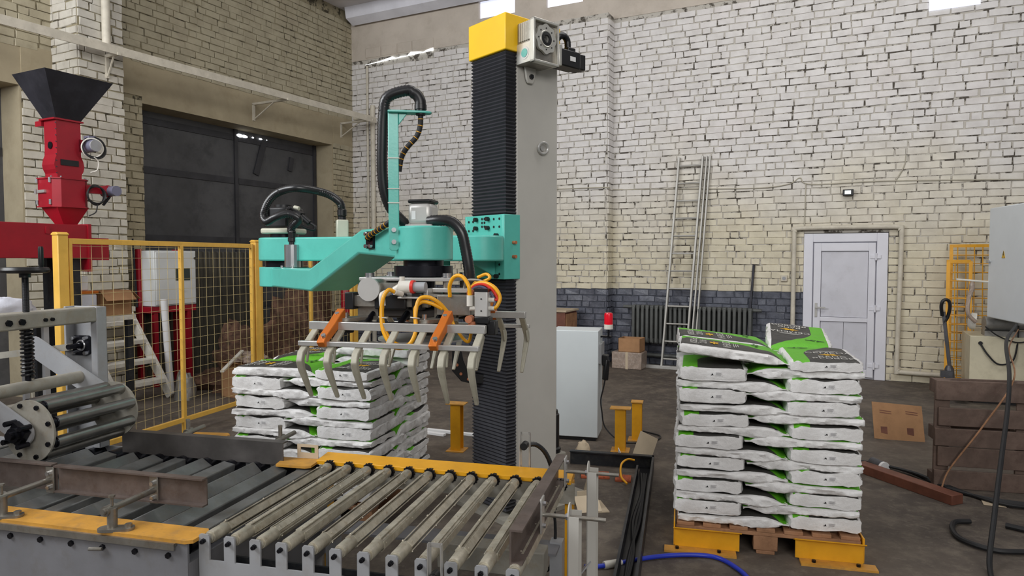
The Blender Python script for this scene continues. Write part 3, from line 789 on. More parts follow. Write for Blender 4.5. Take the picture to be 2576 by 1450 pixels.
for i in range(14):
    x = -0.115 - 0.155 * i
    ang = math.radians((0, 22, 45, 10, 33)[i % 5])
    R = Matrix.Rotation(ang, 3, 'Y')
    br = MB(CV).box((x, 0.485, 0.555), (0.075, 0.83, 0.075), R).build('square_bar', M['bar_grey'], t, bevel=0.006)
    q = MB(CV); q.cyl((x, 0.90, 0.555), (x, 0.985, 0.555), 0.045, n=16); q.cyl((x, 0.0, 0.555), (x, 0.07, 0.555), 0.04, n=16)
    q.each('bearing', M['bsteel'], br)
q = MB(CV)
for i in range(9): q.bolt((-0.13 - 0.155 * i, -0.065, 0.545), (0, -1, 0), 0.012, 0.01)
q.each('bolt', M['bsteel'], t)
# guides
MB(CV).bb(-1.30, -0.265, 0.925, 0.932, 0.59, 0.712).bb(-1.30, -0.265, 0.932, 0.975, 0.705, 0.712).build('far_guide', M['dark_steel'], t)
g = MB(CV); g.bb(-0.94, -0.16, 0.193, 0.20, 0.645, 0.765); g.bb(-0.94, -0.16, 0.165, 0.20, 0.759, 0.766); g.bb(-0.94, -0.16, 0.165, 0.20, 0.645, 0.652)
g = g.build('near_guide', M['rust_steel'], t)
MB(CV).bb(-2.4, -0.96, 0.200, 0.207, 0.640, 0.765).bb(-2.4, -0.96, 0.175, 0.207, 0.760, 0.767).build('near_guide', M['rust_steel'], t)
for x in (-0.42, -0.98):
    q = MB(CV); q.bb(x - 0.022, x + 0.022, 0.182, 0.190, 0.632, 0.755); cl = q.build('clamp_plate', M['steel'], t, bevel=0.003)
    q = MB(CV)
    for z in (0.66, 0.725): q.bolt((x, 0.182, z), (0, -1, 0), 0.010, 0.014)
    q.each('bolt', M['shine'], cl)
    MB(CV).cyl((x, 0.185, 0.693), (x, -0.085, 0.693), 0.013, n=12).cyl((x, -0.086, 0.693), (x, -0.0855, 0.693), 0.0095, n=12).build('guide_rod', M['steel'], t)
    po = MB(CV).cyl((x + 0.012, -0.05, 0.46), (x + 0.012, -0.05, 0.69), 0.013, n=12).build('clamp_post', M['bsteel'], t)
    q = MB(CV); q.cyl((x, -0.075, 0.693), (x, -0.028, 0.693), 0.021, n=12); q.cyl((x + 0.012, -0.05, 0.60), (x + 0.012, -0.05, 0.70), 0.019, n=12)
    q.cyl((x + 0.012, -0.05, 0.71), (x + 0.012, -0.05, 0.745), 0.006, n=8); q.cyl((x + 0.012, -0.05, 0.745), (x + 0.012, -0.05, 0.753), 0.013, n=6)
    q.build('clamp_socket', M['steel'], po)
    q = MB(CV); q.prism(rrect(0.13, 0.05, 0.022), (x + 0.03, -0.05, 0.612), (1, 0.35, 0), (-0.35, 1, 0), (0, 0, 1), 0, 0.012); q.bolt((x + 0.075, -0.035, 0.624), (0, 0, 1), 0.014, 0.014)
    q.build('clamp_foot', M['steel'], po)
    MB(CV).cyl((x - 0.01, -0.082, 0.545), (x - 0.06, -0.095, 0.545), 0.007, n=8).build('clamp_screw', M['steel'], po)
# ochre landing plates and slotted bracket at the far corner, guide rods on the far side
MB(CV).prism([(-0.30, 0.995), (-0.10, 1.005), (-0.085, 0.99), (-0.075, 0.885), (-0.10, 0.868), (-0.27, 0.865)], (0, 0, 0.602), (1, 0, 0), (0, 1, 0), (0, 0, 1), 0, 0.012).build('landing_plate', M['yellow_worn'], t)
q = MB(CV)
for x0, x1, z0, z1 in ((-0.225, -0.10, 0.615, 0.645), (-0.225, -0.10, 0.675, 0.69), (-0.225, -0.205, 0.645, 0.675), (-0.12, -0.10, 0.645, 0.675)): q.bb(x0, x1, 1.0, 1.005, z0, z1)
q.build('slotted_plate', M['card_pale'], t)
MB(CV).prism([(-1.16, 1.33), (-0.93, 1.36), (-0.90, 1.34), (-0.87, 1.22), (-1.12, 1.19)], (0, 0, 0.602), (1, 0, 0), (0, 1, 0), (0, 0, 1), 0, 0.012).build('landing_plate', M['yellow_worn'], t)
MB(CV).bb(-1.12, -0.92, 1.21, 1.31, 0.02, 0.602).build('plate_leg', M['grey'], t)
for x in (-0.36, -0.96):
    q = MB(CV); q.cyl((x, 0.93, 0.685), (x + 0.02, 1.16, 0.705), 0.013, n=12); q.cyl((x, 1.05, 0.45), (x, 1.05, 0.76), 0.011, n=10); q.cyl((x, 1.03, 0.695), (x, 1.08, 0.698), 0.02, n=12)
    q.cyl((x, 1.05, 0.76), (x, 1.05, 0.772), 0.012, n=6)
    q.build('far_guide_rod', M['steel'], t)
# plate seen below and between bars
MB(CV).bb(-2.5, -0.10, 0.10, 0.95, 0.14, 0.15).build('drip_tray', M['grey_dark'], t)

# ================================================================ bag flattening roller on its portal
t = thing('bag_flattener', 'grey portal with cage roller, spring screw and black handwheel over the infeed conveyor', 'press roller', at(CV, -1.5, 0.5, 0))
cx, cz, R0 = -1.223, 0.873, 0.150
Y0, Y1 = 0.30, 0.80
for y, nm in ((Y0, 'near'), (Y1, 'far')):
    d_ = MB(CV).cyl((cx, y - 0.005, cz), (cx, y + 0.005, cz), R0, n=48).build('end_disc', M['grey_dusty'], t)
    q = MB(CV)
    for k in range(8):
        a = 2 * PI * k / 8 + 0.35
        q.bolt((cx + 0.128 * math.cos(a), y - 0.005, cz + 0.128 * math.sin(a)), (0, -1, 0), 0.012, 0.010)
    q.each('bolt', M['bsteel'], d_)
for k in range(8):
    a = 2 * PI * k / 8 + 0.35
    x, z = cx + 0.128 * math.cos(a), cz + 0.128 * math.sin(a)
    r = MB(CV).cyl((x, Y0 + 0.03, z), (x, Y1 - 0.008, z), 0.027, n=18).build('press_bar', M['drum'], t)
    MB(CV).cyl((x, Y0 + 0.006, z), (x, Y0 + 0.034, z), 0.021, n=14).torus((x, Y0 + 0.03, z), (0, 1, 0), 0.023, 0.004, 16, 6).build('bar_bearing', M['bsteel'], r)
MB(CV).cyl((cx, Y0 - 0.11, cz), (cx, Y1 + 0.12, cz), 0.020, n=14).build('axle', M['bsteel'], t)
q = MB(CV); q.box((cx, Y0 - 0.058, cz), (0.085, 0.03, 0.085), Matrix.Rotation(0.6, 3, 'Y'))
for a in (0.6, 0.6 + PI / 2, 0.6 + PI, 0.6 + 1.5 * PI): q.cyl((cx + 0.062 * math.cos(a), Y0 - 0.095, cz + 0.062 * math.sin(a)), (cx + 0.062 * math.cos(a), Y0 - 0.04, cz + 0.062 * math.sin(a)), 0.013, n=8)
q.cyl((cx, Y0 - 0.09, cz), (cx, Y0 - 0.05, cz), 0.036, n=16)
q.build('flange_bearing', M['bsteel'], t)
def plate_arm(y, p0, p1, w, th, nm):
    p0, p1 = V((p0[0], 0, p0[1])), V((p1[0], 0, p1[1])); d = (p1 - p0); L = d.length; d.normalize(); n = V((-d.z, 0, d.x))
    pr = [(0, -w), (L, -w)] + [(L + w * math.sin(a), -w * math.cos(a)) for a in [PI * k / 8 for k in range(1, 8)]] + [(L, w), (0, w)] + [(-w * math.sin(a), w * math.cos(a)) for a in [PI * k / 8 for k in range(1, 8)]]
    return MB(CV).prism(pr, (p0.x, y, p0.z), d, n, (0, 1, 0), 0, th).build(nm, M['grey'], t)
plate_arm(0.262, (-1.82, 1.19), (cx, cz), 0.060, 0.012, 'swing_arm')
plate_arm(0.845, (-1.82, 1.19), (cx, cz), 0.060, 0.012, 'swing_arm')
# portal: far channel post, cross bar, cross pipe
q = MB(CV); q.bb(-1.69, -1.455, 0.985, 0.995, 0.60, 1.42); q.bb(-1.50, -1.455, 0.925, 0.995, 0.60, 1.42); q.bb(-1.69, -1.675, 0.925, 0.995, 0.60, 1.42)
q.build('post', M['grey'], t, bevel=0.004)
q = MB(CV); q.bb(-1.69, -1.455, -0.085, -0.075, 0.60, 1.42); q.bb(-1.50, -1.455, -0.085, -0.02, 0.60, 1.42)
q.build('post', M['grey'], t, bevel=0.004)
MB(CV).bb(-1.58, -1.455, -0.08, 0.93, 1.335, 1.42).build('cross_bar', M['grey_dusty'], t, bevel=0.01)
q = MB(CV)
for y in (0.40, 0.47, 0.60, 0.64): q.bolt((-1.455, y, 1.375), (1, 0, 0), 0.017 if y < 0.5 else 0.010, 0.012)
q.each('bolt', M['bsteel'], t)
MB(CV).cyl((-1.50, -0.05, 1.03), (-1.50, 0.86, 1.03), 0.034, n=16).build('cross_pipe', M['grey_dusty'], t)
MB(CV).bb(-1.56, -1.42, -0.02, 0.97, 0.90, 0.945).build('lower_bar', M['grey_dusty'], t, bevel=0.006)
hx, hy = -1.50, 0.535
MB(CV).cyl((hx, hy, 1.05), (hx, hy, 1.64), 0.0145, n=12).build('screw', M['bsteel'], t)
q = MB(CV)
for k in range(46):
    zz = 1.425 + k * 0.0045
    q.torus((hx, hy, zz), (0, 0, 1), 0.0150, 0.0017, 14, 4)
q.build('screw_thread', M['black'], t)
q = MB(CV); P = [(hx + 0.026 * math.cos(2 * PI * k / 14), hy + 0.026 * math.sin(2 * PI * k / 14), 1.08 + 0.255 * k / (14 * 13)) for k in range(14 * 13)]
q.tube(P, 0.0065, 6); q.build('spring', M['black'], t)
q = MB(CV); q.lathe([(0.085, 0), (0.105, 0.004), (0.110, 0.016), (0.104, 0.030), (0.094, 0.032), (0.090, 0.02), (0.03, 0.012)], (hx, hy, 1.622), (0, 0, 1), 40)
q.lathe([(0.026, -0.022), (0.026, 0.0), (0.022, 0.02)], (hx, hy, 1.622), (0, 0, 1), 18)
hw = q.build('handwheel', M['black'], t)
q = MB(CV); q.lathe([(0.009, 0), (0.013, 0.02), (0.0125, 0.10), (0.010, 0.112)], (hx + 0.02, hy + 0.075, 1.65), (0, 0, 1), 14)
q.build('crank_knob', M['black'], hw)
# flange bearing and shaft on the far post
q = MB(CV); q.prism(rrect(0.115, 0.115, 0.02), (-1.615, 0.985, 1.19), (1, 0, 0), (0, 0, 1), (0, -1, 0), 0, 0.018); fb = q.build('post_bearing', M['bsteel'], t)
q = MB(CV)
for sx in (-1, 1):
    for sz in (-1, 1): q.cyl((-1.615 + sx * 0.043, 0.967, 1.19 + sz * 0.043), (-1.615 + sx * 0.043, 0.945, 1.19 + sz * 0.043), 0.011, n=10)
q.torus((-1.615, 0.965, 1.19), (0, 1, 0), 0.028, 0.006, 20, 6); q.each('cap_screw', M['shine'], fb)
MB(CV).cyl((-1.615, 0.99, 1.19), (-1.615, 0.88, 1.19), 0.016, n=12).build('stub_shaft', M['bsteel'], fb)
MB(CV).bar((-1.61, 0.90, 1.19), (-2.6, 0.90, 1.06), 0.012, 0.038).build('link_bar', M['grey_dusty'], t)
MB(CV).bar((-1.82, 0.60, 1.26), (-2.15, 0.30, 1.00), 0.012, 0.045).build('link_bar', M['grey_dusty'], t)
# ================================================================ palletising robot
t = thing('palletising_robot', 'tall column palletising robot with turquoise arms, black bellows and a tined bag gripper', 'robot', at(CO, 0.25, 0.18, 0))
MB(CO).bb(0.095, 0.468, 0.004, 0.356, 0.03, 3.01).build('column', M['column'], t, bevel=0.012)
MB(CO).bb(-0.06, 0.75, -0.10, 0.50, 0.0, 0.03).build('base_plate', M['grey_dusty'], t)
def bellows(z0, z1, name):
    n = max(2, int((z1 - z0) / 0.0228)); q = MB(CO); ps = []; fs = []
    for k in range(2 * n + 1):
        z = z0 + (z1 - z0) * k / (2 * n); e = 0.0 if k % 2 else 0.011
        ps += [(0.092, 0.0 + e, z), (0.0 + e, 0.0 + e, z), (0.0 + e, 0.355 - e, z), (0.092, 0.355 - e, z)]
    for k in range(2 * n):
        o = 4 * k
        for i in range(3): fs.append((o + i, o + i + 1, o + 5 + i, o + 4 + i))
    q.add(ps, fs); q.bb(0.02, 0.092, 0.02, 0.335, z0, z1)
    return q.build(name, M['bellows'], t, smooth=False)
bellows(1.98, 3.01, 'bellows'); bellows(0.05, 1.565, 'bellows')
MB(CO).bb(-0.012, 0.475, -0.012, 0.366, 3.01, 3.238).build('column_cap', M['yellow_cap'], t, bevel=0.006)
q = MB(CO); q.torus((0.312, -0.018, 2.425), (0.25, 1, 0.15), 0.036, 0.009, 24, 8); q.cyl((0.312, 0.004, 2.425), (0.312, -0.012, 2.425), 0.018, n=12)
q.build('eye_bolt', M['alu'], t)
# worm gearbox on the upper right face
gb = MB(CO); gb.bb(0.09, 0.30, -0.145, 0.0, 2.925, 3.185); gb = gb.build('worm_gearbox', M['steel'], t, bevel=0.010)
MB(CO).bb(0.084, 0.092, -0.15, -0.01, 2.925, 3.05).build('side_cover', M['gearbox'], gb, bevel=0.002)
q = MB(CO)
for x0, x1, z0, z1 in ((0.082, 0.305, 2.918, 2.935), (0.082, 0.305, 3.172, 3.19), (0.082, 0.098, 2.918, 3.19), (0.290, 0.305, 2.918, 3.19)): q.bb(x0, x1, -0.172, -0.135, z0, z1)
q.build('housing_frame', M['gearbox'], gb, bevel=0.004)
q = MB(CO); pr = []
for k in range(48):
    a = 2 * PI * k / 48; pr.append(((0.086 + 0.005 * math.cos(8 * a)) * math.cos(a), (0.090 + 0.005 * math.cos(8 * a)) * math.sin(a)))
q.prism(pr, (0.194, -0.15, 3.075), (1, 0, 0), (0, 0, 1), (0, -1, 0), 0, 0.016); q.torus((0.194, -0.166, 3.075), (0, 1, 0), 0.048, 0.006, 28, 6)
fl = q.build('output_flange', M['gearbox'], gb)
q = MB(CO); q.lathe([(0.046, 0), (0.046, 0.008), (0.024, 0.010), (0.020, 0.004)], (0.194, -0.162, 3.075), (0, -1, 0), 28)
for k in range(8):
    a = 2 * PI * k / 8; q.cyl((0.194 + 0.066 * math.cos(a), -0.164, 3.075 + 0.066 * math.sin(a)), (0.194 + 0.066 * math.cos(a), -0.168, 3.075 + 0.066 * math.sin(a)), 0.005, n=8)
q.build('oil_seal', M['black'], fl)
q = MB(CO)
for k in range(6): q.bb(0.078, 0.092, -0.135 + 0.018 * k, -0.127 + 0.018 * k, 3.06, 3.175)
q.each('cooling_fin', M['gearbox'], gb)
q = MB(CO); q.cyl((0.09, -0.085, 2.985), (0.082, -0.085, 2.985), 0.040, n=24); q.build('inspection_cover', M['servo'], gb)
q = MB(CO); q.cyl((0.083, -0.085, 2.985), (0.079, -0.085, 2.985), 0.027, n=20); q.build('sight_glass', M['glass_green'], gb)
MB(CO).prism([(-0.05, 0.03), (0.05, 0.03), (0.035, -0.055), (0.02, -0.078), (-0.02, -0.078), (-0.035, -0.055)], (0.196, -0.005, 2.905), (1, 0, 0), (0, 0, 1), (0, -1, 0), 0, 0.016).build('torque_lug', M['column'], t, bevel=0.004)
MB(CO).bolt((0.196, -0.02, 2.868), (0, -1, 0), 0.016, 0.016).build('lug_bolt', M['black'], t)
mt_ = MB(CO).bb(0.335, 0.52, -0.155, -0.045, 2.945, 3.055).build('servo_motor', M['black'], t, bevel=0.008)
MB(CO).bb(0.31, 0.335, -0.165, -0.035, 2.935, 3.07).build('motor_flange', M['gearbox'], mt_, bevel=0.004)
MB(CO).bb(0.52, 0.575, -0.15, -0.05, 2.95, 3.05).bb(0.43, 0.50, -0.13, -0.07, 3.055, 3.085).build('encoder_cap', M['black'], mt_, bevel=0.006)
hose(CO, [(0.455, -0.10, 3.08), (0.45, -0.10, 3.13), (0.42, -0.10, 3.155), (0.385, -0.10, 3.15), (0.36, -0.08, 3.12)], 0.022, 0.008, 0.05).build('motor_lead', M['black'], mt_)
MB(CO).bb(0.42, 0.47, -0.158, -0.154, 2.985, 3.015).build('rating_plate', M['paper'], mt_)
# black vertical gearmotor at the foot of the column
q = MB(CO); q.lathe([(0.075, 0.0), (0.078, 0.03), (0.066, 0.04), (0.066, 0.27), (0.058, 0.275), (0.055, 0.30), (0.03, 0.305), (0.03, 0.325)], (0.535, 0.14, 0.325), (0, 0, 1), 22)
fm = q.build('foot_motor', M['black'], t)
MB(CO).bb(0.47, 0.62, 0.06, 0.22, 0.03, 0.325).build('motor_gearbox', M['grey_dusty'], fm, bevel=0.01)
# carriage
ca = MB(CO); ca.bb(-0.035, -0.012, -0.012, 0.368, 1.566, 1.978); ca.bb(-0.035, 0.10, -0.026, -0.006, 1.566, 1.978); ca.bb(-0.035, 0.10, 0.362, 0.38, 1.566, 1.978)
ca = ca.build('carriage', M['teal'], t, bevel=0.004)
q = MB(CO); spots = [(0.02, z) for z in (1.60, 1.66, 1.90, 1.95)] + [(0.075, z) for z in (1.60, 1.66, 1.90, 1.95)] + [(0.335, z) for z in (1.62, 1.70, 1.88, 1.94)] + [(0.29, z) for z in (1.88, 1.94)] + [(0.17, z) for z in (1.905, 1.93, 1.955)] + [(0.195, z) for z in (1.905, 1.93, 1.955)]
for y, z in spots: q.cyl((-0.0355, y, z), (-0.0375, y, z), 0.008, n=10)
q.each('bolt_hole', M['black'], ca)
q = MB(CO)
for y, z in ((0.25, 1.952), (0.25, 1.895), (0.13, 1.952), (0.13, 1.895), (0.04, 1.845), (0.04, 1.585)): q.cyl((-0.035, y, z), (-0.058, y, z), 0.014, n=12)
q.each('cap_screw', M['black'], ca)
for z in (1.80, 1.71):
    MB(CO).cyl((0.04, -0.026, z), (0.04, -0.055, z), 0.011, n=10).build('grease_nipple', M['copper'], ca)

# arms -------------------------------------------------------------
E_ = V((-1.565, 4.65, 0)); S_ = V((-0.185, 4.19, 0)); K_ = at(CV, 0.610, 0.757)
def stadium(p, q, r0, r1, n=14):
    d = (q - p).normalized(); a0 = math.atan2(d.y, d.x)
    out = [(q.x + r1 * math.cos(a0 - PI / 2 + PI * k / n), q.y + r1 * math.sin(a0 - PI / 2 + PI * k / n)) for k in range(n + 1)]
    out += [(p.x + r0 * math.cos(a0 + PI / 2 + PI * k / n), p.y + r0 * math.sin(a0 + PI / 2 + PI * k / n)) for k in range(n + 1)]
    return out
XY = ((0, 0, 0), (1, 0, 0), (0, 1, 0), (0, 0, 1))
q = MB(); q.prism(stadium(E_, S_, 0.165, 0.135), *XY, 1.682, 1.838)
up = q.build('upper_arm', M['teal'], t, bevel=0.010)
q = MB(CO); q.bb(-0.24, -0.03, 0.06, 0.31, 1.69, 1.83); q.prism([(-0.035, 1.58), (-0.035, 1.69), (-0.26, 1.69), (-0.20, 1.66)], (0, 0.06, 0), (1, 0, 0), (0, 0, 1), (0, 1, 0), 0, 0.02)
q.bb(-0.40, -0.25, 0.25, 0.27, 1.60, 1.69)
q.build('shoulder_bracket', M['teal'], t, bevel=0.006)
e3 = lambda z: (E_.x, E_.y, z)
MB().cyl(e3(1.64), e3(1.685), 0.125, n=32).build('elbow_bearing', M['bsteel'], t)
dA = (K_ - E_); LA = dA.length; dA.normalize(); nA = V((-dA.y, dA.x, 0))
q = MB()
q.prism([(-0.04, 1.51), (0.77, 1.505), (1.41, 1.722), (LA, 1.700), (LA, 1.846), (1.44, 1.846), (0.75, 1.636), (-0.04, 1.636)], E_, dA, (0, 0, 1), nA, -0.125, 0.125)
fa = q.build('forearm', M['teal'], t, bevel=0.012)
MB().cyl(e3(1.508), e3(1.640), 0.163, n=36).build('elbow_hub', M['teal'], fa, bevel=0.006)
k3 = lambda z: (K_.x, K_.y, z)
q = MB(); q.prism(stadium(K_ - dA * 0.02, K_ + dA * 0.02, 0.128, 0.128), *XY, 1.690, 1.848)
q.build('wrist_housing', M['teal'], fa, bevel=0.008)
# wrist servo
Rw = Matrix.Rotation(math.radians(-14), 3, 'Z')
q = MB(); q.box(k3(1.905), (0.118, 0.118, 0.105), Rw); sv = q.build('wrist_servo', M['servo'], t, bevel=0.022)
MB().box(k3(1.852), (0.135, 0.135, 0.012), Rw).build('servo_flange', M['servo'], sv, bevel=0.008)
MB().box(k3(1.965), (0.116, 0.116, 0.018), Rw).build('servo_cap', M['black'], sv, bevel=0.012)
MB(CV).bb(0.575, 0.595, 0.697, 0.6975, 1.88, 1.92).build('rating_plate', M['paper'], sv)
# elbow servo
R2 = Matrix.Rotation(math.radians(-18), 3, 'Z')
MB().cyl(e3(1.836), e3(1.866), 0.095, n=28).build('elbow_collar', M['bsteel'], t)
MB().box(e3(1.884), (0.22, 0.22, 0.038), R2).build('servo_plate', M['ivory'], t, bevel=0.012)
q = MB(); q.box(e3(1.975), (0.19, 0.19, 0.14), R2); es = q.build('elbow_servo', M['black'], t, bevel=0.014)
q = MB(); q.cyl(e3(2.04), e3(2.063), 0.062, n=24); q.box((E_.x + 0.10, E_.y - 0.06, 2.005), (0.11, 0.05, 0.05), R2 @ Matrix.Rotation(0.45, 3, 'Y'))
q.cyl((E_.x + 0.14, E_.y - 0.07, 1.985), (E_.x + 0.20, E_.y - 0.08, 1.935), 0.020, n=12); q.box((E_.x - 0.085, E_.y - 0.03, 1.99), (0.05, 0.10, 0.09), R2)
q.build('connector', M['black'], es)
MB().cyl((E_.x + 0.09, E_.y - 0.05, 2.045), (E_.x + 0.125, E_.y - 0.06, 2.035), 0.014, n=10).build('brass_tip', M['ivory'], es)
MB().tube(curve([(E_.x + 0.20, E_.y - 0.08, 1.94), (E_.x + 0.24, E_.y - 0.09, 1.915), (E_.x + 0.235, E_.y - 0.1, 1.89), (E_.x + 0.19, E_.y - 0.1, 1.90), (E_.x + 0.15, E_.y - 0.1, 1.92)], 6), 0.009, 8).build('motor_lead', M['black'], es)
# chrome cable bracket on the forearm and ivory box on the upper arm
pb = E_ + dA * 0.235 + nA * -0.03
q = MB(); c = V((pb.x, pb.y, 0))
for k in range(13):
    a0, a1 = math.radians(-50 + 280 * k / 13), math.radians(-50 + 280 * (k + 1) / 13)
    A0 = c + (nA * math.cos(a0) + dA * math.sin(a0)) * 0.052; A1 = c + (nA * math.cos(a1) + dA * math.sin(a1)) * 0.052
    q.add([(A0.x, A0.y, 1.64), (A1.x, A1.y, 1.64), (A1.x, A1.y, 1.785), (A0.x, A0.y, 1.785)], [(0, 1, 2, 3)])
q.cyl((c.x, c.y, 1.785), (c.x, c.y, 1.789), 0.052, n=20)
cb = q.build('cable_bracket', M['shine'], t)
q = MB(); q.lathe([(0.022, 0), (0.022, 0.03), (0.028, 0.035), (0.028, 0.058), (0.024, 0.062), (0.026, 0.09)], (c.x, c.y, 1.775), (0, 0, 1), 16); q.build('gland', M['black'], cb)
q = MB()
for k in range(3): q.cyl((c.x + 0.012 * (k - 1), c.y, 1.64), (c.x + 0.006 * (k - 1), c.y - 0.01, 1.79), 0.006, n=6)
q.build('wire_bundle', M['hoseY'], cb)
q = MB()
for s in (-1, 1): q.cyl((c.x + s * 0.035 - 0.02, c.y - 0.05, 1.637), (c.x + s * 0.035 - 0.02, c.y - 0.05, 1.652), 0.008, n=8)
q.each('cap_screw', M['shine'], cb)
ib = E_ + (S_ - E_) * 0.31 + V((0, 0.03, 0))
ix = MB().box((ib.x, ib.y, 1.897), (0.075, 0.09, 0.118), Matrix.Rotation(math.radians(20), 3, 'Z')).build('cable_box', M['ivory'], t, bevel=0.006)
q = MB(); q.lathe([(0.028, 0), (0.028, 0.02), (0.024, 0.022), (0.031, 0.03), (0.031, 0.065), (0.027, 0.07)], (ib.x, ib.y, 1.956), (0, 0, 1), 16); q.build('gland', M['black'], ix)
hose(WD, [(ib.x, ib.y, 2.02), (ib.x - 0.015, ib.y - 0.01, 2.075), (ib.x - 0.10, ib.y - 0.03, 2.130), (-1.39, 4.42, 2.155), (-1.522, 4.45, 2.135), (-1.60, 4.46, 2.072), (-1.63, 4.45, 1.985), (-1.60, 4.42, 1.938),
           (-1.535, 4.40, 1.965), (-1.458, 4.41, 1.988), (-1.39, 4.42, 1.955), (c.x - 0.005, c.y, 1.90), (c.x, c.y, 1.86)], 0.027, 0.007, 0.09).build('elbow_hose', M['hose'], t)
# mast with hoses on the wrist housing
W0 = V((-0.545, 3.13, 0))
px, py = (V((1, 0.15, 0)).normalized(), V((-0.15, 1, 0)).normalized())
q = MB(); q.prism([(-0.024, 1.745), (-0.012, 1.735), (0.012, 1.735), (0.024, 1.745), (0.024, 2.375), (-0.024, 2.375)], W0, px, (0, 0, 1), py, -0.006, 0.006)
q.prism([(0.0, -0.028), (0.17, -0.028), (0.195, -0.018), (0.20, 0.0), (0.195, 0.018), (0.17, 0.028), (0.0, 0.028)], W0 + px * -0.024 + V((0, 0, 2.365)), px, py, (0, 0, 1), 0, 0.010)
q.prism([(0.024, 2.365), (0.024, 2.31), (0.065, 2.365)], W0, px, (0, 0, 1), py, -0.004, 0.004)
ms = q.build('hose_mast', M['teal'], t, bevel=0.003)
q = MB()
for z in (1.775, 1.83):
    pp = W0 + V((0, 0, z)); q.cyl(pp, pp - py * 0.022, 0.011, n=10)
q.each('cap_screw', M['shine'], ms)
q = MB()
for z in (2.02, 1.955, 2.16): q.bar(W0 + px * -0.027 + py * -0.008 + V((0, 0, z)), W0 + px * 0.027 + py * -0.008 + V((0, 0, z)), 0.003, 0.004)
q.each('cable_tie', M['white_pl'], ms)
g0 = W0 + px * 0.125
q = MB(); q.lathe([(0.022, -0.012), (0.024, 0.0), (0.024, 0.012), (0.028, 0.014), (0.028, 0.036), (0.024, 0.038)], g0 + V((0, 0, 2.370)), (0, 0, 1), 18)
q.tube(curve([g0 + V((0, 0, 2.405)), g0 + V((-0.002, 0, 2.425)), g0 + V((-0.014, 0, 2.448)), g0 + V((-0.03, 0, 2.46))], 5), 0.026, 14)
q.build('gland', M['black'], ms)
hose(WD, [g0 + V((-0.025, 0, 2.455)), g0 + V((-0.06, 0, 2.472)), W0 + V((-0.03, 0.02, 2.44)), W0 + V((-0.05, 0.03, 2.36)), W0 + V((-0.058, 0.04, 2.24)), W0 + V((-0.062, 0.05, 2.12)), W0 + V((-0.055, 0.06, 2.02)), W0 + V((-0.03, 0.075, 1.94)), W0 + V((0.01, 0.09, 1.89)), W0 + V((0.04, 0.11, 1.86))],
     0.026, 0.007, 0.09).build('mast_hose', M['hose'], t)
hose(WD, [K_ + V((0.03, -0.05, 1.872)), K_ + V((0.08, -0.07, 1.875)), K_ + V((0.14, -0.08, 1.868)), K_ + V((0.185, -0.09, 1.82)), K_ + V((0.205, -0.09, 1.74)), K_ + V((0.22, -0.09, 1.65)), K_ + V((0.228, -0.08, 1.57)), K_ + V((0.23, -0.07, 1.50))], 0.026, 0.007, 0.07).build('gripper_hose', M['hose'], t)
def striped(pts, r, name):
    b = MB(); P = resample(curve(pts, 14), 0.006)
    b.tube(P, r, 10); h = b.build(name, M['rubber'], t)
    w = MB()
    for k in range(3, len(P) - 2, 5):
        w.tube([P[k], P[k] + (P[k + 1] - P[k]) * 0.45], r * 1.12, 10)
    w.build('spiral_wrap', M['hoseY'], h)
striped([g0 + V((0, 0, 2.36)), g0 + V((-0.002, 0, 2.31)), g0 + V((-0.02, 0, 2.26)), g0 + V((-0.06, 0.0, 2.215)), g0 + V((-0.09, 0.01, 2.17)), W0 + V((0.02, 0.03, 2.10))], 0.012, 'wrapped_cable')
so = E_ + dA * 1.56 - nA * 0.125 + V((0, 0, 1.79))
striped([W0 + V((-0.01, 0.05, 1.885)), W0 + V((-0.05, 0.06, 1.855)), so - nA * 0.05 + V((0.03, 0, 0.015)), so - nA * 0.006], 0.013, 'wrapped_cable')
q = MB(); q.prism(rrect(0.075, 0.085, 0.008), so, dA, (0, 0, 1), -nA, 0, 0.012); sk = q.build('cable_socket', M['bsteel'], t)
q = MB()
for sx in (-1, 1):
    for sz in (-1, 1): q.cyl(so + dA * 0.026 * sx + V((0, 0, 0.03 * sz)) - nA * 0.012, so + dA * 0.026 * sx + V((0, 0, 0.03 * sz)) - nA * 0.026, 0.0095, n=10)
q.each('cap_screw', M['shine'], sk)

# gripper ------------------------------------------------------------
GX, GY = 0.610, 0.757
q = MB(CV); q.cyl((GX, GY, 1.655), (GX, GY, 1.692), 0.095, n=28); q.cyl((GX, GY, 1.616), (GX, GY, 1.664), 0.138, n=36); q.cyl((GX, GY, 1.56), (GX, GY, 1.62), 0.055, n=20)
q.build('tool_flange', M['bsteel'], t)
gf = MB(CV); gf.bb(GX - 0.26, GX + 0.20, GY - 0.15, GY + 0.15, 1.596, 1.612)
gf = gf.build('gripper_frame', M['alu'], t, bevel=0.003)
q = MB(CV)
for x in (-0.22, 0.16):
    for y in (-0.12, 0.12): q.cyl((GX + x, GY + y, 1.54), (GX + x, GY + y, 1.598), 0.020, n=14)
q.each('standoff', M['steel'], gf)
q = MB(CV)
for x in (-0.22, 0.16):
    for y in (-0.12, 0.12): q.cyl((GX + x, GY + y, 1.612), (GX + x, GY + y, 1.632), 0.022, n=10); q.cyl((GX + x, GY + y, 1.612), (GX + x, GY + y, 1.615), 0.030, n=14)
q.build('cap_screw', M['shine'], gf)
MB(CV).bb(GX - 0.27, GX + 0.33, GY - 0.16, GY + 0.16, 1.525, 1.54).build('frame_plate', M['alu'], gf, bevel=0.003)
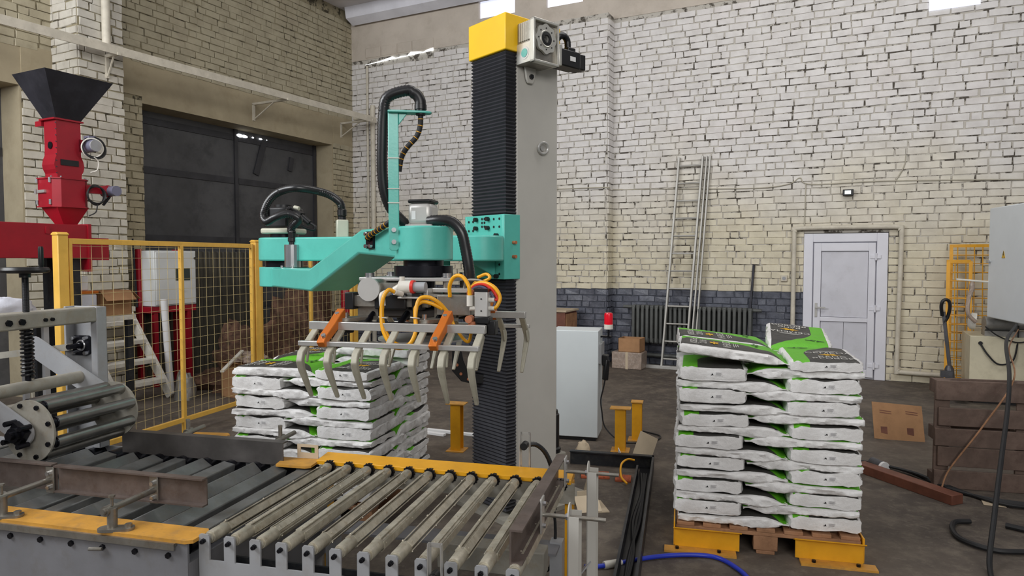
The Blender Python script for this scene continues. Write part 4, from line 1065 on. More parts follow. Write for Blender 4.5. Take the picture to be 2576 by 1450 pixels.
for y in (GY - 0.235, GY + 0.235):
    MB(CV).bb(GX - 0.265, GX + 0.12, y - 0.016, y + 0.016, 1.485, 1.535).build('side_rail', M['steel'], gf, bevel=0.003)
    for x0 in (GX - 0.252, GX + 0.068):
        MB(CV).bb(x0 - 0.021, x0 + 0.021, y - 0.03, y + 0.03, 1.472, 1.548).build('rail_end', M['black'], gf, bevel=0.003)
MB(CV).bb(GX - 0.24, GX + 0.24, GY - 0.20, GY + 0.20, 1.44, 1.47).build('lower_plate', M['dark_steel'], gf, bevel=0.004)
q = MB(CV)
for x in (-0.16, 0.0, 0.16): q.cyl((GX + x, GY - 0.20, 1.455), (GX + x, GY - 0.30, 1.405), 0.014, n=12); q.cyl((GX + x, GY + 0.20, 1.455), (GX + x, GY + 0.30, 1.405), 0.014, n=12)
q.cyl((GX - 0.30, GY - 0.27, 1.405), (GX + 0.18, GY - 0.27, 1.405), 0.016, n=12); q.cyl((GX - 0.30, GY + 0.27, 1.405), (GX + 0.18, GY + 0.27, 1.405), 0.016, n=12)
q.each('hinge_shaft', M['bsteel'], gf)
# air cylinder with bright round end
q = MB(CV); q.cyl((GX - 0.152, GY - 0.275, 1.563), (GX - 0.152, GY - 0.262, 1.563), 0.052, n=36); q.build('cylinder_cap', M['servo'], gf)
q = MB(CV); q.cyl((GX - 0.152, GY - 0.262, 1.563), (GX - 0.152, GY + 0.20, 1.563), 0.044, n=28); q.bb(GX - 0.20, GX - 0.02, GY - 0.24, GY - 0.20, 1.525, 1.59); q.build('air_cylinder', M['steel'], gf)
q = MB(CV); q.bb(GX - 0.13, GX + 0.02, GY - 0.265, GY - 0.24, 1.475, 1.545); q.bb(GX - 0.04, GX + 0.13, GY - 0.10, GY + 0.10, 1.47, 1.525); q.build('cylinder_body', M['black'], gf, bevel=0.006)
def jaw(s):
    Y = lambda d: GY + s * d
    j = MB(CV).bb(0.228, 1.022, Y(0.472) , Y(0.444), 1.332, 1.352).build('jaw', M['alu'], t, bevel=0.002)
    MB(CV).bb(0.228, 1.022, Y(0.382), Y(0.352), 1.392, 1.426).build('jaw_bar', M['alu'], j, bevel=0.002)
    for i in range(7):
        x = 0.252 + 0.1245 * i; xi = x + 0.003
        q = MB(CV)
        path = [(xi, Y(0.367), 1.394), (x, Y(0.452), 1.330), (x, Y(0.484), 1.302), (x, Y(0.494), 1.272), (x - 0.002, Y(0.480), 1.235), (x - 0.006, Y(0.398), 1.105)]
        P = [V(p) for p in path]; w = [0.030, 0.030, 0.029, 0.028, 0.026, 0.018]; h = [0.014, 0.016, 0.024, 0.027, 0.022, 0.012]
        ps = []; fs = []
        for k, p in enumerate(P):
            d = (P[min(k + 1, 5)] - P[max(k - 1, 0)]).normalized(); sx = V((1, 0, 0)); u = d.cross(sx).normalized()
            ps += [p + sx * w[k] / 2 * a + u * h[k] / 2 * b for a, b in ((-1, -1), (1, -1), (1, 1), (-1, 1))]
        for k in range(5):
            o = 4 * k
            fs += [(o + i2, o + (i2 + 1) % 4, o + 4 + (i2 + 1) % 4, o + 4 + i2) for i2 in range(4)]
        fs += [(3, 2, 1, 0), (20, 21, 22, 23)]
        q.add(ps, fs)
        q.bar((x + 0.010, Y(0.445), 1.322), (x + 0.012, Y(0.462), 1.262), 0.008, 0.016, (0, 1, 0))
        q.build('tine', M['tine'], j, bevel=0.004)
    for x in (0.345, 0.838):
        q = MB(CV)
        P = [V((x + 0.012, Y(0.322), 1.462)), V((x + 0.010, Y(0.345), 1.448)), V((x + 0.005, Y(0.395), 1.408)), V((x, Y(0.455), 1.368)), V((x, Y(0.485), 1.340))]
        ps = []; fs = []
        hh = [0.046, 0.044, 0.038, 0.034, 0.030]
        for k, p in enumerate(P):
            d = (P[min(k + 1, 4)] - P[max(k - 1, 0)]).normalized(); sx = V((1, 0, 0)); u = d.cross(sx).normalized()
            ps += [p + sx * 0.018 * a + u * hh[k] / 2 * b for a, b in ((-1, -1), (1, -1), (1, 1), (-1, 1))]
        for k in range(4):
            o = 4 * k; fs += [(o + i2, o + (i2 + 1) % 4, o + 4 + (i2 + 1) % 4, o + 4 + i2) for i2 in range(4)]
        fs += [(3, 2, 1, 0), (16, 17, 18, 19)]
        q.add(ps, fs); ar = q.build('jaw_arm', M['orange'], j, bevel=0.003)
        q = MB(CV)
        for yy, zz in ((0.352, 1.455), (0.470, 1.372)): q.cyl((x + 0.005, Y(yy), zz - 0.004), (x + 0.005, Y(yy + 0.008), zz + 0.010), 0.010, n=12)
        q.each('cap_screw', M['shine'], ar)
    for x in (0.405, 0.772):
        q = MB(CV); q.lathe([(0.033, 0), (0.036, 0.012), (0.036, 0.048)], (x - 0.035, Y(0.317), 1.375), (0, 0, 1), 20); bu = q.build('bumper', M['rubber'], j)
        q = MB(CV); q.prism(stadium(V((x - 0.035, Y(0.317), 0)), V((x + 0.03, Y(0.20), 0)), 0.037, 0.045), *XY, 1.425, 1.441)
        q.bb(x - 0.03, x + 0.07, Y(0.215), Y(0.205), 1.425, 1.500); q.build('bumper_bracket', M['steel'], bu, bevel=0.002)
        MB(CV).cyl((x - 0.035, Y(0.317), 1.441), (x - 0.035, Y(0.317), 1.462), 0.012, n=10).build('cap_screw', M['shine'], bu)
    return j
jaw(-1); jaw(1)
q = MB(CV); q.cyl((GX, GY, 1.318), (GX, GY, 1.326), 0.215, n=48); pd = q.build('press_disc', M['alu'], t)
q = MB(CV); q.cyl((GX + 0.03, GY, 1.326), (GX + 0.03, GY, 1.445), 0.028, n=16); q.bb(GX - 0.03, GX + 0.13, GY - 0.05, GY + 0.05, 1.326, 1.338)
q.build('press_rod', M['steel'], pd)
# valve bracket, valve block and fittings on the right of the gripper
MB(CV).bb(0.77, 0.925, 0.50, 0.60, 1.455, 1.540).build('junction_box', M['steel'], gf, bevel=0.003)
MB(CV).bb(0.72, 0.92, 0.58, 0.70, 1.548, 1.566).bb(0.70, 0.72, 0.52, 0.70, 1.50, 1.566).bb(0.60, 0.72, 0.47, 0.60, 1.525, 1.533).build('valve_bracket', M['alu'], gf, bevel=0.002)
vb = MB(CV).bb(0.955, 1.012, 0.45, 0.50, 1.455, 1.560).build('solenoid_valve', M['servo'], gf, bevel=0.003)
MB(CV).bb(0.955, 1.014, 0.448, 0.502, 1.560, 1.572).build('valve_cap', M['black'], vb)
MB(CV).bb(0.955, 1.02, 0.446, 0.505, 1.425, 1.455).bb(0.965, 1.005, 0.44, 0.50, 1.375, 1.425).build('valve_coil', M['black'], vb, bevel=0.004)
MB(CV).bb(1.01, 1.045, 0.45, 0.50, 1.38, 1.44).build('plug', M['black'], vb, bevel=0.004)
q = MB(CV)
for z in (1.48, 1.53): q.cyl((0.985, 0.449, z), (0.985, 0.4485, z), 0.0035, n=8)
q.each('port', M['black'], vb)
q = MB(CV)
for z in (1.49, 1.525): q.cyl((1.012, 0.475, z), (1.035, 0.475, z), 0.010, n=10)
q.cyl((0.935, 0.45, 1.50), (0.935, 0.45, 1.545), 0.013, n=12); q.cyl((0.935, 0.45, 1.49), (0.955, 0.46, 1.49), 0.010, n=10)
q.each('push_fitting', M['white_pl'], vb)
q = MB(CV); q.cyl((0.935, 0.47, 1.445), (0.935, 0.43, 1.445), 0.016, n=14); q.cyl((0.932, 0.49, 1.555), (0.932, 0.46, 1.555), 0.014, n=12); q.cyl((0.945, 0.45, 1.385), (0.945, 0.45, 1.435), 0.016, n=12)
q.each('silencer', M['copper'], vb)
q = MB(CV); q.cyl((0.60, 0.50, 1.575), (0.665, 0.50, 1.575), 0.028, n=16); q.cyl((0.61, 0.50, 1.60), (0.61, 0.50, 1.62), 0.012, n=10); q.cyl((0.60, 0.50, 1.575), (0.575, 0.50, 1.56), 0.016, n=10)
fr = q.build('air_regulator', M['white_pl'], gf)
MB(CV).cyl((0.655, 0.50, 1.575), (0.668, 0.50, 1.575), 0.0295, n=16).build('lock_ring', M['red_wire'], fr)
MB(CV).cyl((0.668, 0.50, 1.575), (0.72, 0.50, 1.575), 0.022, n=16).build('regulator_knob', M['grey'], fr)
MB(CV).cyl((0.575, 0.50, 1.54), (0.575, 0.50, 1.56), 0.012, n=10).build('blue_collet', M['blue_pl'], fr)
# elbows and yellow air hoses
q = MB(CV); q.cyl((0.555, 0.47, 1.548), (0.555, 0.44, 1.548), 0.014, n=12); q.tube(curve([(0.555, 0.445, 1.548), (0.548, 0.43, 1.54), (0.548, 0.43, 1.51), (0.55, 0.43, 1.495)], 4), 0.014, 12)
q.cyl((0.622, 0.47, 1.545), (0.605, 0.43, 1.555), 0.012, n=12)
q.build('elbow_fitting', M['white_pl'], gf)
def yh(pts, r=0.0085): return MB(CV).tube(curve(pts, 10), r, 10).build('air_hose', M['hoseY'], t)
yh([(0.55, 0.43, 1.50), (0.556, 0.41, 1.47), (0.57, 0.39, 1.42), (0.60, 0.38, 1.365), (0.645, 0.38, 1.335), (0.69, 0.39, 1.34), (0.712, 0.40, 1.385), (0.708, 0.41, 1.44), (0.705, 0.42, 1.49), (0.73, 0.43, 1.515), (0.77, 0.44, 1.508), (0.81, 0.46, 1.485)])
yh([(0.605, 0.43, 1.556), (0.585, 0.415, 1.565), (0.568, 0.40, 1.535), (0.562, 0.39, 1.47), (0.575, 0.375, 1.40), (0.61, 0.365, 1.345), (0.655, 0.36, 1.325), (0.70, 0.37, 1.345), (0.72, 0.385, 1.40), (0.712, 0.40, 1.46), (0.72, 0.42, 1.525), (0.76, 0.43, 1.535), (0.80, 0.45, 1.51), (0.83, 0.47, 1.47)])
yh([(0.830, 0.50, 1.535), (0.835, 0.485, 1.585), (0.862, 0.47, 1.622), (0.90, 0.46, 1.622), (0.93, 0.45, 1.585), (0.935, 0.45, 1.545)])
yh([(0.90, 0.56, 1.54), (0.93, 0.54, 1.585), (0.98, 0.52, 1.595), (1.03, 0.50, 1.575), (1.055, 0.49, 1.535), (1.045, 0.48, 1.50), (1.03, 0.475, 1.49)])
yh([(0.89, 0.57, 1.54), (0.91, 0.60, 1.59), (0.955, 0.60, 1.60), (0.98, 0.60, 1.615), (0.96, 0.61, 1.63), (0.92, 0.61, 1.615)], 0.007)
yh([(0.83, 0.50, 1.46), (0.85, 0.50, 1.41), (0.89, 0.50, 1.355), (0.915, 0.50, 1.345), (0.925, 0.50, 1.39), (0.92, 0.50, 1.44)], 0.007)
MB(CV).tube(curve([(0.895, 0.55, 1.54), (0.93, 0.53, 1.58), (0.98, 0.51, 1.588), (1.02, 0.495, 1.565), (1.045, 0.485, 1.53), (1.035, 0.478, 1.525)], 8), 0.006, 8).build('red_air_hose', M['red_wire'], t)
MB(CV).tube(curve([(0.895, 0.545, 1.535), (0.93, 0.525, 1.57), (0.97, 0.505, 1.578), (1.01, 0.49, 1.558), (1.035, 0.48, 1.52), (1.03, 0.475, 1.49)], 8), 0.006, 8).build('signal_cable', M['grey_wire'], t)
MB(CV).tube(curve([(0.86, 0.60, 1.56), (0.88, 0.58, 1.60), (0.93, 0.56, 1.605), (0.98, 0.54, 1.595), (1.02, 0.53, 1.57)], 8), 0.006, 8).build('signal_cable', M['steel'], t)
q = MB(CV)
for p in ((0.566, 0.40, 1.448), (0.71, 0.40, 1.45)): q.torus(p, (0.1, 0.1, 1), 0.019, 0.0025, 14, 5)
q.each('cable_tie', M['white_pl'], t)

# black cable carrier hooked onto the left flank of the column
KC = V((-0.40, 4.47, 0))
q = MB(); q.prism([(0.0, 1.10), (0.06, 1.10), (0.075, 1.02), (0.10, 0.96), (0.15, 0.93), (0.22, 0.92), (0.22, 0.86), (0.12, 0.865), (0.06, 0.88), (0.0, 0.95)], KC, (1, 0.05, 0), (0, 0, 1), (0, 1, 0), 0, 0.05)
cc = q.build('cable_carrier', M['black'], t, bevel=0.004)
q = MB()
for x, z in ((0.025, 1.06), (0.035, 0.99), (0.06, 0.93), (0.11, 0.895)): q.cyl((KC.x + x, KC.y + 0.004, z), (KC.x + x, KC.y - 0.003, z), 0.010, n=10)
q.each('rivet', M['copper'], cc)
# ================================================================ seed sacks
BL, BW, BT = 0.615, 0.388, 0.0665
def sack_mesh(seed, kind):
    """kind: 'end' plump, label end out; 'long' pressed flat near its block end; 'top' loose on the stack"""
    r = random.Random(seed); so = V((r.uniform(0, 50), r.uniform(0, 50), r.uniform(0, 50)))
    n, m = 44, 52; vs = []; fs = []
    T0 = {'end': 0.088, 'long': 0.047, 'top': BT}[kind]
    for i in range(n + 1):
        s = i / n
        x = -BL / 2 + BL * s
        T = T0
        if kind == 'long': T = T0 + 0.024 * max(0.0, min(1.0, (s - 0.50) / 0.16))
        if s < 0.10:
            q = s / 0.10; h = T / 2 * (0.80 + 0.20 * math.sin(q * PI / 2)); w = BW / 2 * (0.945 + 0.055 * q); p = 6
            x = -BL / 2 + 0.0615 * (q ** 1.5)
        elif s < 0.80: h = T / 2 * (1 + 0.03 * math.sin(PI * (s - 0.1) / 0.7)); w = BW / 2; p = 5
        else:
            q = (s - 0.80) / 0.20; e = math.cos(min(1, q / 0.80) * PI / 2) if q < 0.80 else 0.0
            h = max(0.0032, T / 2 * (e ** 0.8)); w = BW / 2 * (1 - 0.04 * math.sin(q * PI)); p = 5 - 2 * q
        zc = T0 / 2 * (1 - (0.45 if kind != 'long' else 0.1) * (max(0, s - 0.80) / 0.20) ** 1.3)
        for k in range(m):
            a = 2 * PI * k / m; c, sn = math.cos(a), math.sin(a)
            y = w * math.copysign(abs(c) ** (2 / p), c); z = h * math.copysign(abs(sn) ** (2 / p), sn)
            d = V((x, y, z))
            q1 = noise.noise(d * 8 + so) * 0.6 + noise.noise(d * 22 + so) * 0.4
            fold = abs(noise.noise(V((x * 9, y * 9, z * 30)) + so * 1.3)) - 0.25          # sharp creases on the flanks
            crump = abs(noise.noise(V((x * 24, y * 24, z * 45)) + so * 0.7)) + 0.6 * abs(noise.noise(V((x * 46, y * 46, z * 70)) + so * 2.1)) - 0.3
            side = min(1.0, max(0.0, (abs(c) - 0.75) / 0.2)) if s > 0.05 else 1.0
            amp = 0.0045 + 0.004 * side + (0.003 if s > 0.66 else 0)
            nn = V((-0.6 if s < 0.05 else 0, y / w, z / h * 0.8)).normalized()
            vs.append(V((x, y, z + zc)) + nn * (q1 * amp - fold * 0.020 * side - crump * (0.010 * side + 0.002)))
    for i in range(n):
        o = i * m
        fs += [(o + k, o + (k + 1) % m, o + m + (k + 1) % m, o + m + k) for k in range(m)]
    fs += [list(range(m))[::-1], list(range(n * m, (n + 1) * m))]
    me = bpy.data.meshes.new('seed_sack'); me.from_pydata(vs, [], fs); me.materials.append(M['bag']); finish(me, True)
    return me
SACKS = {k: [sack_mesh(11 + 7 * i, k) for i in range(6)] for k in ('end', 'long', 'top')}

def text_mesh(body, size):
    cu = bpy.data.curves.new('txt', 'FONT'); cu.body = body; cu.size = size; cu.align_x = 'CENTER'; cu.align_y = 'CENTER'; cu.resolution_u = 2
    o = bpy.data.objects.new('txt', cu); COL.objects.link(o)
    dg = bpy.context.evaluated_depsgraph_get(); dg.update()
    me = bpy.data.meshes.new_from_object(o.evaluated_get(dg))
    vs = [v.co.copy() for v in me.vertices]; fs = [tuple(p.vertices) for p in me.polygons]
    bpy.data.objects.remove(o); bpy.data.curves.remove(cu); bpy.data.meshes.remove(me)
    return vs, fs
def local_mesh(name, parts, mt):
    vs, fs = [], []
    for v, f in parts:
        b = len(vs); vs += list(v); fs += [tuple(b + i for i in q) for q in f]
    me = bpy.data.meshes.new(name); me.from_pydata(vs, [], fs); me.materials.append(mt); return me
def on_top(vf, x, y, z=BT + 0.0045):
    """print lies on the sack top: text up = +x, text right = -y"""
    return [V((x + p.y, y - p.x, z)) for p in vf[0]], vf[1]
def rect2(x0, x1, y0, y1): return [V((x0, y0, 0)), V((x1, y0, 0)), V((x1, y1, 0)), V((x0, y1, 0))], [(0, 1, 2, 3)]
T1 = [on_top(text_mesh('ЯРОВОЙ', 0.055), -0.235, -0.05), on_top(text_mesh('РАПС', 0.055), -0.180, -0.05), on_top(text_mesh('СЕМЕНА', 0.060), -0.045, -0.05)]
for k in range(3): T1.append(on_top(rect2(-0.08 + 0.01 * k, 0.07 - 0.015 * k, -0.002, 0.002), 0.0 + 0.012 * k, -0.06))
TXT_W = local_mesh('printed_text', T1, M['white_ink'])
fl = []
for k in range(6):
    a = 2 * PI * k / 6
    v = [V((0, 0, 0)), V((0.034 * math.cos(a - 0.4), 0.020 * math.sin(a - 0.4), 0)), V((0.062 * math.cos(a), 0.032 * math.sin(a), 0)), V((0.034 * math.cos(a + 0.4), 0.020 * math.sin(a + 0.4), 0))]
    fl.append(on_top((v, [(0, 1, 2, 3)]), -0.112, -0.05))
TXT_Y = local_mesh('printed_flower', fl, M['yellow_ink'])
em = []
for a0, r0, r1 in ((0.0, 0.026, 0.014), (2.1, 0.030, 0.017), (4.2, 0.028, 0.015)):
    for k in range(9):
        a, b_ = a0 + 1.7 * k / 9, a0 + 1.7 * (k + 1) / 9
        em.append(on_top(([V((r0 * math.cos(a), r0 * 0.8 * math.sin(a), 0)), V((r0 * math.cos(b_), r0 * 0.8 * math.sin(b_), 0)), V((r1 * math.cos(b_), r1 * 0.8 * math.sin(b_), 0)), V((r1 * math.cos(a), r1 * 0.8 * math.sin(a), 0))], [(0, 1, 2, 3)]), 0.13, 0.09))
em.append(on_top(rect2(0.02, 0.055, -0.004, 0.012), 0.13, 0.09)); em.append(on_top(rect2(-0.06, -0.03, -0.01, 0.002), 0.13, 0.09))
TXT_G = local_mesh('printed_emblem', em, M['green_ink'])
# label on the block end: small black mark and grey text lines
def on_end(x0, x1, z0, z1): # faces -x ; viewer's right = -y... (y decreases to the right)
    X = -BL / 2 - 0.0062
    return [V((X, -x0, z0)), V((X, -x1, z0)), V((X, -x1, z1)), V((X, -x0, z1))], [(0, 1, 2, 3)]
X0 = -BL / 2 - 0.0065
mk = [([V((X0, 0.010, 0.029)), V((X0, 0.002, 0.042)), V((X0, -0.002, 0.039)), V((X0, -0.004, 0.029)), V((X0, 0.002, 0.032))], [(0, 1, 2, 3, 4)])]
LAB_K = local_mesh('printed_mark', mk, M['ink'])
LAB_G = local_mesh('printed_lines', [on_end(0.018, 0.050 - 0.004 * (k % 2), 0.0445 - 0.0042 * k, 0.0465 - 0.0042 * k) for k in range(4)] + [on_end(0.016, 0.056, 0.0252, 0.0262)], M['grey_ink'])
q = MB(); q.tube(curve([(BL / 2 - 0.012, -BW / 2 + 0.03, 0.028), (BL / 2 + 0.004, -BW / 2 + 0.026, 0.02), (BL / 2 + 0.008, -BW / 2 + 0.03, -0.005), (BL / 2 + 0.002, -BW / 2 + 0.034, -0.028)], 5), 0.0016, 5)
THREAD = bpy.data.meshes.new('thread'); THREAD.from_pydata(q.v, [], q.f); THREAD.materials.append(M['white_pl'])

ORD = ['topmost', 'second', 'third', 'fourth', 'fifth', 'sixth', 'seventh', 'eighth', 'ninth', 'tenth', 'eleventh', 'twelfth', 'thirteenth', 'fourteenth', 'fifteenth']
def sack(x, y, z, rot, label, group, tilt=(0, 0), top=False, front=False, sz=1.0, kind='top'):
    o = bpy.data.objects.new('seed_sack', random.choice(SACKS[kind])); COL.objects.link(o)
    o.matrix_world = CV @ Matrix.Translation((x, y, z)) @ Matrix.Rotation(math.radians(tilt[1]), 4, 'Y') @ Matrix.Rotation(math.radians(tilt[0]), 4, 'X') @ Matrix.Rotation(math.radians(rot), 4, 'Z') @ Matrix.Diagonal((1, 1, sz, 1))
    tag(o, label, 'sack', group)
    kids = [LAB_K, LAB_G, THREAD] if kind != 'long' else [THREAD]
    if top: kids = kids + [TXT_W, TXT_Y, TXT_G]
    for me in kids:
        c = bpy.data.objects.new(me.name.split('.')[0], me); COL.objects.link(c); c.parent = o
        if kind == 'end' and me in (LAB_K, LAB_G): c.location.z = 0.008; c.location.x = -0.003
    return o
def stack(x0, y0, z0, layers, pair, where, group, skip_top=False):
    """pinwheel layers: in each corner plump end-on sacks alternate with flatter lengthwise ones"""
    rnd = random.Random(5 + layers)
    zs = [z0] * 4; thick = pair * 0.655; thin = pair - thick
    for k in range(layers):
        up = layers - 1 - k
        odd = up % 2 == 0        # the top layer has its lengthwise sack on the left
        if odd: spots = [(0.308, 0.194, 0, 'front left, laid lengthwise,'), (1.0 - 0.194, 0.308, 90, 'front right, label end out,'), (1.0 - 0.308, 1.0 - 0.194, 180, 'back right, laid lengthwise,'), (0.194, 1.0 - 0.308, -90, 'back left, end outward,')]
        else: spots = [(0.194, 0.308, 90, 'front left, label end out,'), (1.0 - 0.308, 0.194, 180, 'front right, laid lengthwise,'), (1.0 - 0.194, 1.0 - 0.308, -90, 'back right, end outward,'), (0.308, 1.0 - 0.194, 0, 'back left, laid lengthwise,')]
        for c, (sx, sy, r, pos) in enumerate(spots):
            j = lambda a: rnd.uniform(-a, a)
            kind = 'end' if abs(r) == 90 else 'long'
            z = zs[c]; zs[c] += thick if kind == 'end' else thin
            if skip_top and up == 0: continue
            sack(x0 + sx + j(.010), y0 + sy + j(.010), z + 0.001, r + j(2.0), 'white seed sack %s %s layer, %s' % (pos, 'topmost' if up == 0 else ORD[up] + ' from top', where), group,
                 (j(1.0), j(1.0)), up == 0, True, rnd.uniform(0.97, 1.05), 'top' if up == 0 else kind)
    return zs
# right stack
RX, RY, RZ = 1.780, 1.800, 0.150
SR = 'sacks stacked on the pallet by the white door'
stack(RX, RY, RZ, 15, 0.131, 'right stack', SR, True)
zt = RZ + 14 * 0.0655
sack(RX + 0.315, RY + 0.20, zt + 0.045, -1.5, 'tilted white sack with dark printed top, front edge of the right stack top', SR, (1, 6), True, True)
sack(RX + 0.300, RY + 0.60, zt + 0.055, 2, 'tilted printed sack second from the front on the right stack top', SR, (2, 6), True, True)
sack(RX + 0.808, RY + 0.300, zt + 0.004, 89, 'printed sack with label end out, front right on top of the right stack', SR, (1.5, 0), True, True)
sack(RX + 0.770, RY + 0.790, zt + 0.055, -95, 'green printed sack raised at the back right of the right stack top', SR, (8, 5), True, True)
sack(RX + 0.30, RY + 0.99, zt + 0.002, 3, 'white sack lying low at the back of the right stack top', SR, (0, 2), True, True, 0.8)
# left stack
LX, LY = -1.075, 1.600
SL = 'sacks stacked behind the conveyor'
stack(LX, LY, RZ, 13, 0.129, 'left stack', SL)
zt2 = RZ + 13 * 0.0645
sack(LX + 0.70, LY + 0.76, zt2 + 0.004, 178, 'single loose sack lying across the top of the left stack', SL, (0, 1), True, True)

# pallets ------------------------------------------------------------
def pallet(x0, y0, label, mt):
    p = thing('wooden_pallet', label, 'pallet', at(CV, x0 + 0.5, y0 + 0.5, 0), 'pallets under the sack stacks')
    for i in range(7):
        x = x0 + 0.005 + i * 0.1485
        MB(CV).bb(x, x + 0.10, y0 + 0.0, y0 + 1.0, 0.126, 0.148).build('deck_board', mt, p, bevel=0.003)
    for y in (0.0, 0.45, 0.90):
        MB(CV).bb(x0, x0 + 1.0, y0 + y + 0.002, y0 + y + 0.098, 0.104, 0.126).build('stringer_board', mt, p, bevel=0.003)
        for x in (0.0, 0.43, 0.86):
            MB(CV).bb(x0 + x + 0.004, x0 + x + 0.136, y0 + y + 0.004, y0 + y + 0.094, 0.020, 0.104).build('block', mt, p, bevel=0.004)
    for x in (0.0, 0.43, 0.86):
        MB(CV).bb(x0 + x + 0.02, x0 + x + 0.12, y0, y0 + 1.0, 0.0, 0.020).build('bottom_board', mt, p, bevel=0.003)
    return p
pallet(RX, RY, 'reddish wooden pallet under the right sack stack', M['wood'])
pallet(LX, LY, 'wooden pallet under the left sack stack behind the conveyor', M['wood'])
# yellow pallet stops around the right pallet
def pallet_stop(xa, xb, side, label):
    s = thing('pallet_stop', label, 'pallet stop', at(CV, (xa + xb) / 2, RY - 0.05, 0), 'yellow stops around the right pallet')
    y = RY - 0.018
    MB(CV).bb(xa, xb, y - 0.008, y, 0.012, 0.118).build('stop_plate', M['yellow'], s)
    MB(CV).prism([(0, 0), (-0.035, 0.016), (-0.035, 0.022), (0, 0.008)], (0, y - 0.008, 0.112), (0, 1, 0), (0, 0, 1), (1, 0, 0), xa - 0.01, xb + 0.01).build('guide_lip', M['yellow'], s)
    bx = xa - 0.06 if side < 0 else xa + 0.02
    MB(CV).bb(bx, bx + (xb - xa) + 0.04, y - 0.085, y - 0.009, 0.0, 0.012).build('foot_plate', M['yellow_worn'], s)
    xs = xa - 0.008 if side < 0 else xb
    MB(CV).bb(xs, xs + 0.008, y, y + 0.34, 0.012, 0.150).build('return_plate', M['yellow'], s)
    q = MB(CV)
    for f in (0.2, 0.85): q.bolt((bx + (xb - xa) * f, y - 0.05, 0.012), (0, 0, 1), 0.011, 0.014)
    q.each('anchor_bolt', M['bsteel'], s)
pallet_stop(1.775, 2.135, -1, 'yellow pallet stop at the front left corner of the right pallet')
pallet_stop(2.435, 2.785, 1, 'yellow pallet stop at the front right corner of the right pallet')
# ================================================================ safety fence
def fence_post(x, y, label, h=1.88):
    p = thing('fence_post', label, 'fence post', at(RM, x, y, 0), 'yellow fence posts')
    MB(RM).bb(x - 0.04, x + 0.04, y - 0.04, y + 0.04, 0.01, h).build('post_tube', M['yellow_fence'], p, bevel=0.006)
    MB(RM).prism([(-0.045, 0), (0.045, 0), (0.045, 0.012), (0.02, 0.024), (-0.02, 0.024), (-0.045, 0.012)], (x, y - 0.045, h), (1, 0, 0), (0, 0, 1), (0, 1, 0), 0, 0.09).build('post_cap', M['yellow_fence'], p, bevel=0.004)
    MB(RM).bb(x - 0.08, x + 0.08, y - 0.08, y + 0.08, 0.0, 0.01).build('foot_plate', M['yellow_fence'], p)
def fence_panel(a, b, label, mids):
    A, B2 = V((a[0], a[1], 0)), V((b[0], b[1], 0)); d = (B2 - A); L = d.length; d.normalize()
    A = A + d * 0.075; B2 = B2 - d * 0.075; L -= 0.15
    p = thing('safety_fence', label, 'fence', at(RM, *((A + B2) / 2)), 'yellow mesh fence panels')
    Z = lambda v, z: (v.x, v.y, z)
    for nm, z in (('top_rail', 1.835), ('bottom_rail', 0.13)):
        MB(RM).bar(Z(A, z), Z(B2, z), 0.03, 0.045).build(nm, M['yellow_fence'], p, bevel=0.003)
    for v in (A, B2): MB(RM).bar(Z(v, 0.11), Z(v, 1.857), 0.04, 0.03, (d.x, d.y, 0)).build('end_stile', M['yellow_fence'], p, bevel=0.003)
    for f in mids: MB(RM).bar(Z(A + d * L * f, 0.0), Z(A + d * L * f, 1.82), 0.035, 0.035, (d.x, d.y, 0)).build('mid_stile', M['yellow_fence'], p, bevel=0.003)
    q = MB(RM); n = int(L / 0.1)
    for k in range(1, n): q.cyl(Z(A + d * (L * k / n), 0.13), Z(A + d * (L * k / n), 1.835), 0.0019, n=5)
    z = 0.23
    while z < 1.8: q.cyl(Z(A, z), Z(B2, z), 0.0019, n=5); z += 0.098
    m = q.build('wire_mesh', M['wire'], p); m['kind'] = 'stuff'
    for v, s in ((A, -1), (B2, 1)):
        for z in (1.62, 0.45): MB(RM).bar(Z(v, z), Z(v + d * s * 0.08, z), 0.03, 0.03).build('clip', M['yellow'], p)
PA, PB, PC = (3.34, -7.51), (2.90, -5.16), (2.57, -3.09)
fence_post(*PA, 'yellow fence post nearest the red hopper machine'); fence_post(*PB, 'yellow fence post beside the robot elbow'); fence_post(*PC, 'yellow fence post farthest away, behind the gripper')
fence_panel(PA, PB, 'yellow mesh fence panel in front of the grey control box', [0.53])
fence_panel(PB, PC, 'yellow mesh fence panel behind the robot arm', [0.5])

# ================================================================ red dosing machine with hopper
t = thing('dosing_machine', 'dark red dosing machine with a black square hopper behind the fence', 'machine', at(RM, 1.95, -6.9, 0))
def frustum(b, r0, z0, r1, z1):
    ps = [(r0[0], r0[2], z0), (r0[1], r0[2], z0), (r0[1], r0[3], z0), (r0[0], r0[3], z0), (r1[0], r1[2], z1), (r1[1], r1[2], z1), (r1[1], r1[3], z1), (r1[0], r1[3], z1)]
    return b.add(ps, [(0, 1, 5, 4), (1, 2, 6, 5), (2, 3, 7, 6), (3, 0, 4, 7)])
hx, hy = 1.94, -6.65
q = MB(RM); frustum(q, (hx - 0.095, hx + 0.11, hy - 0.13, hy + 0.10), 3.04, (1.674, 2.211, -6.958, -6.31), 3.455)
frustum(q, (hx - 0.090, hx + 0.105, hy - 0.125, hy + 0.095), 3.04, (1.684, 2.201, -6.948, -6.32), 3.455)
q.build('hopper', M['hopper'], t)
q = MB(RM)
prof = [(3.04, 0.0), (2.86, 0.0), (2.80, -0.002), (2.70, 0.0), (2.655, 0.018), (2.60, 0.028), (2.555, 0.018), (2.52, 0.0), (2.47, 0.0)]
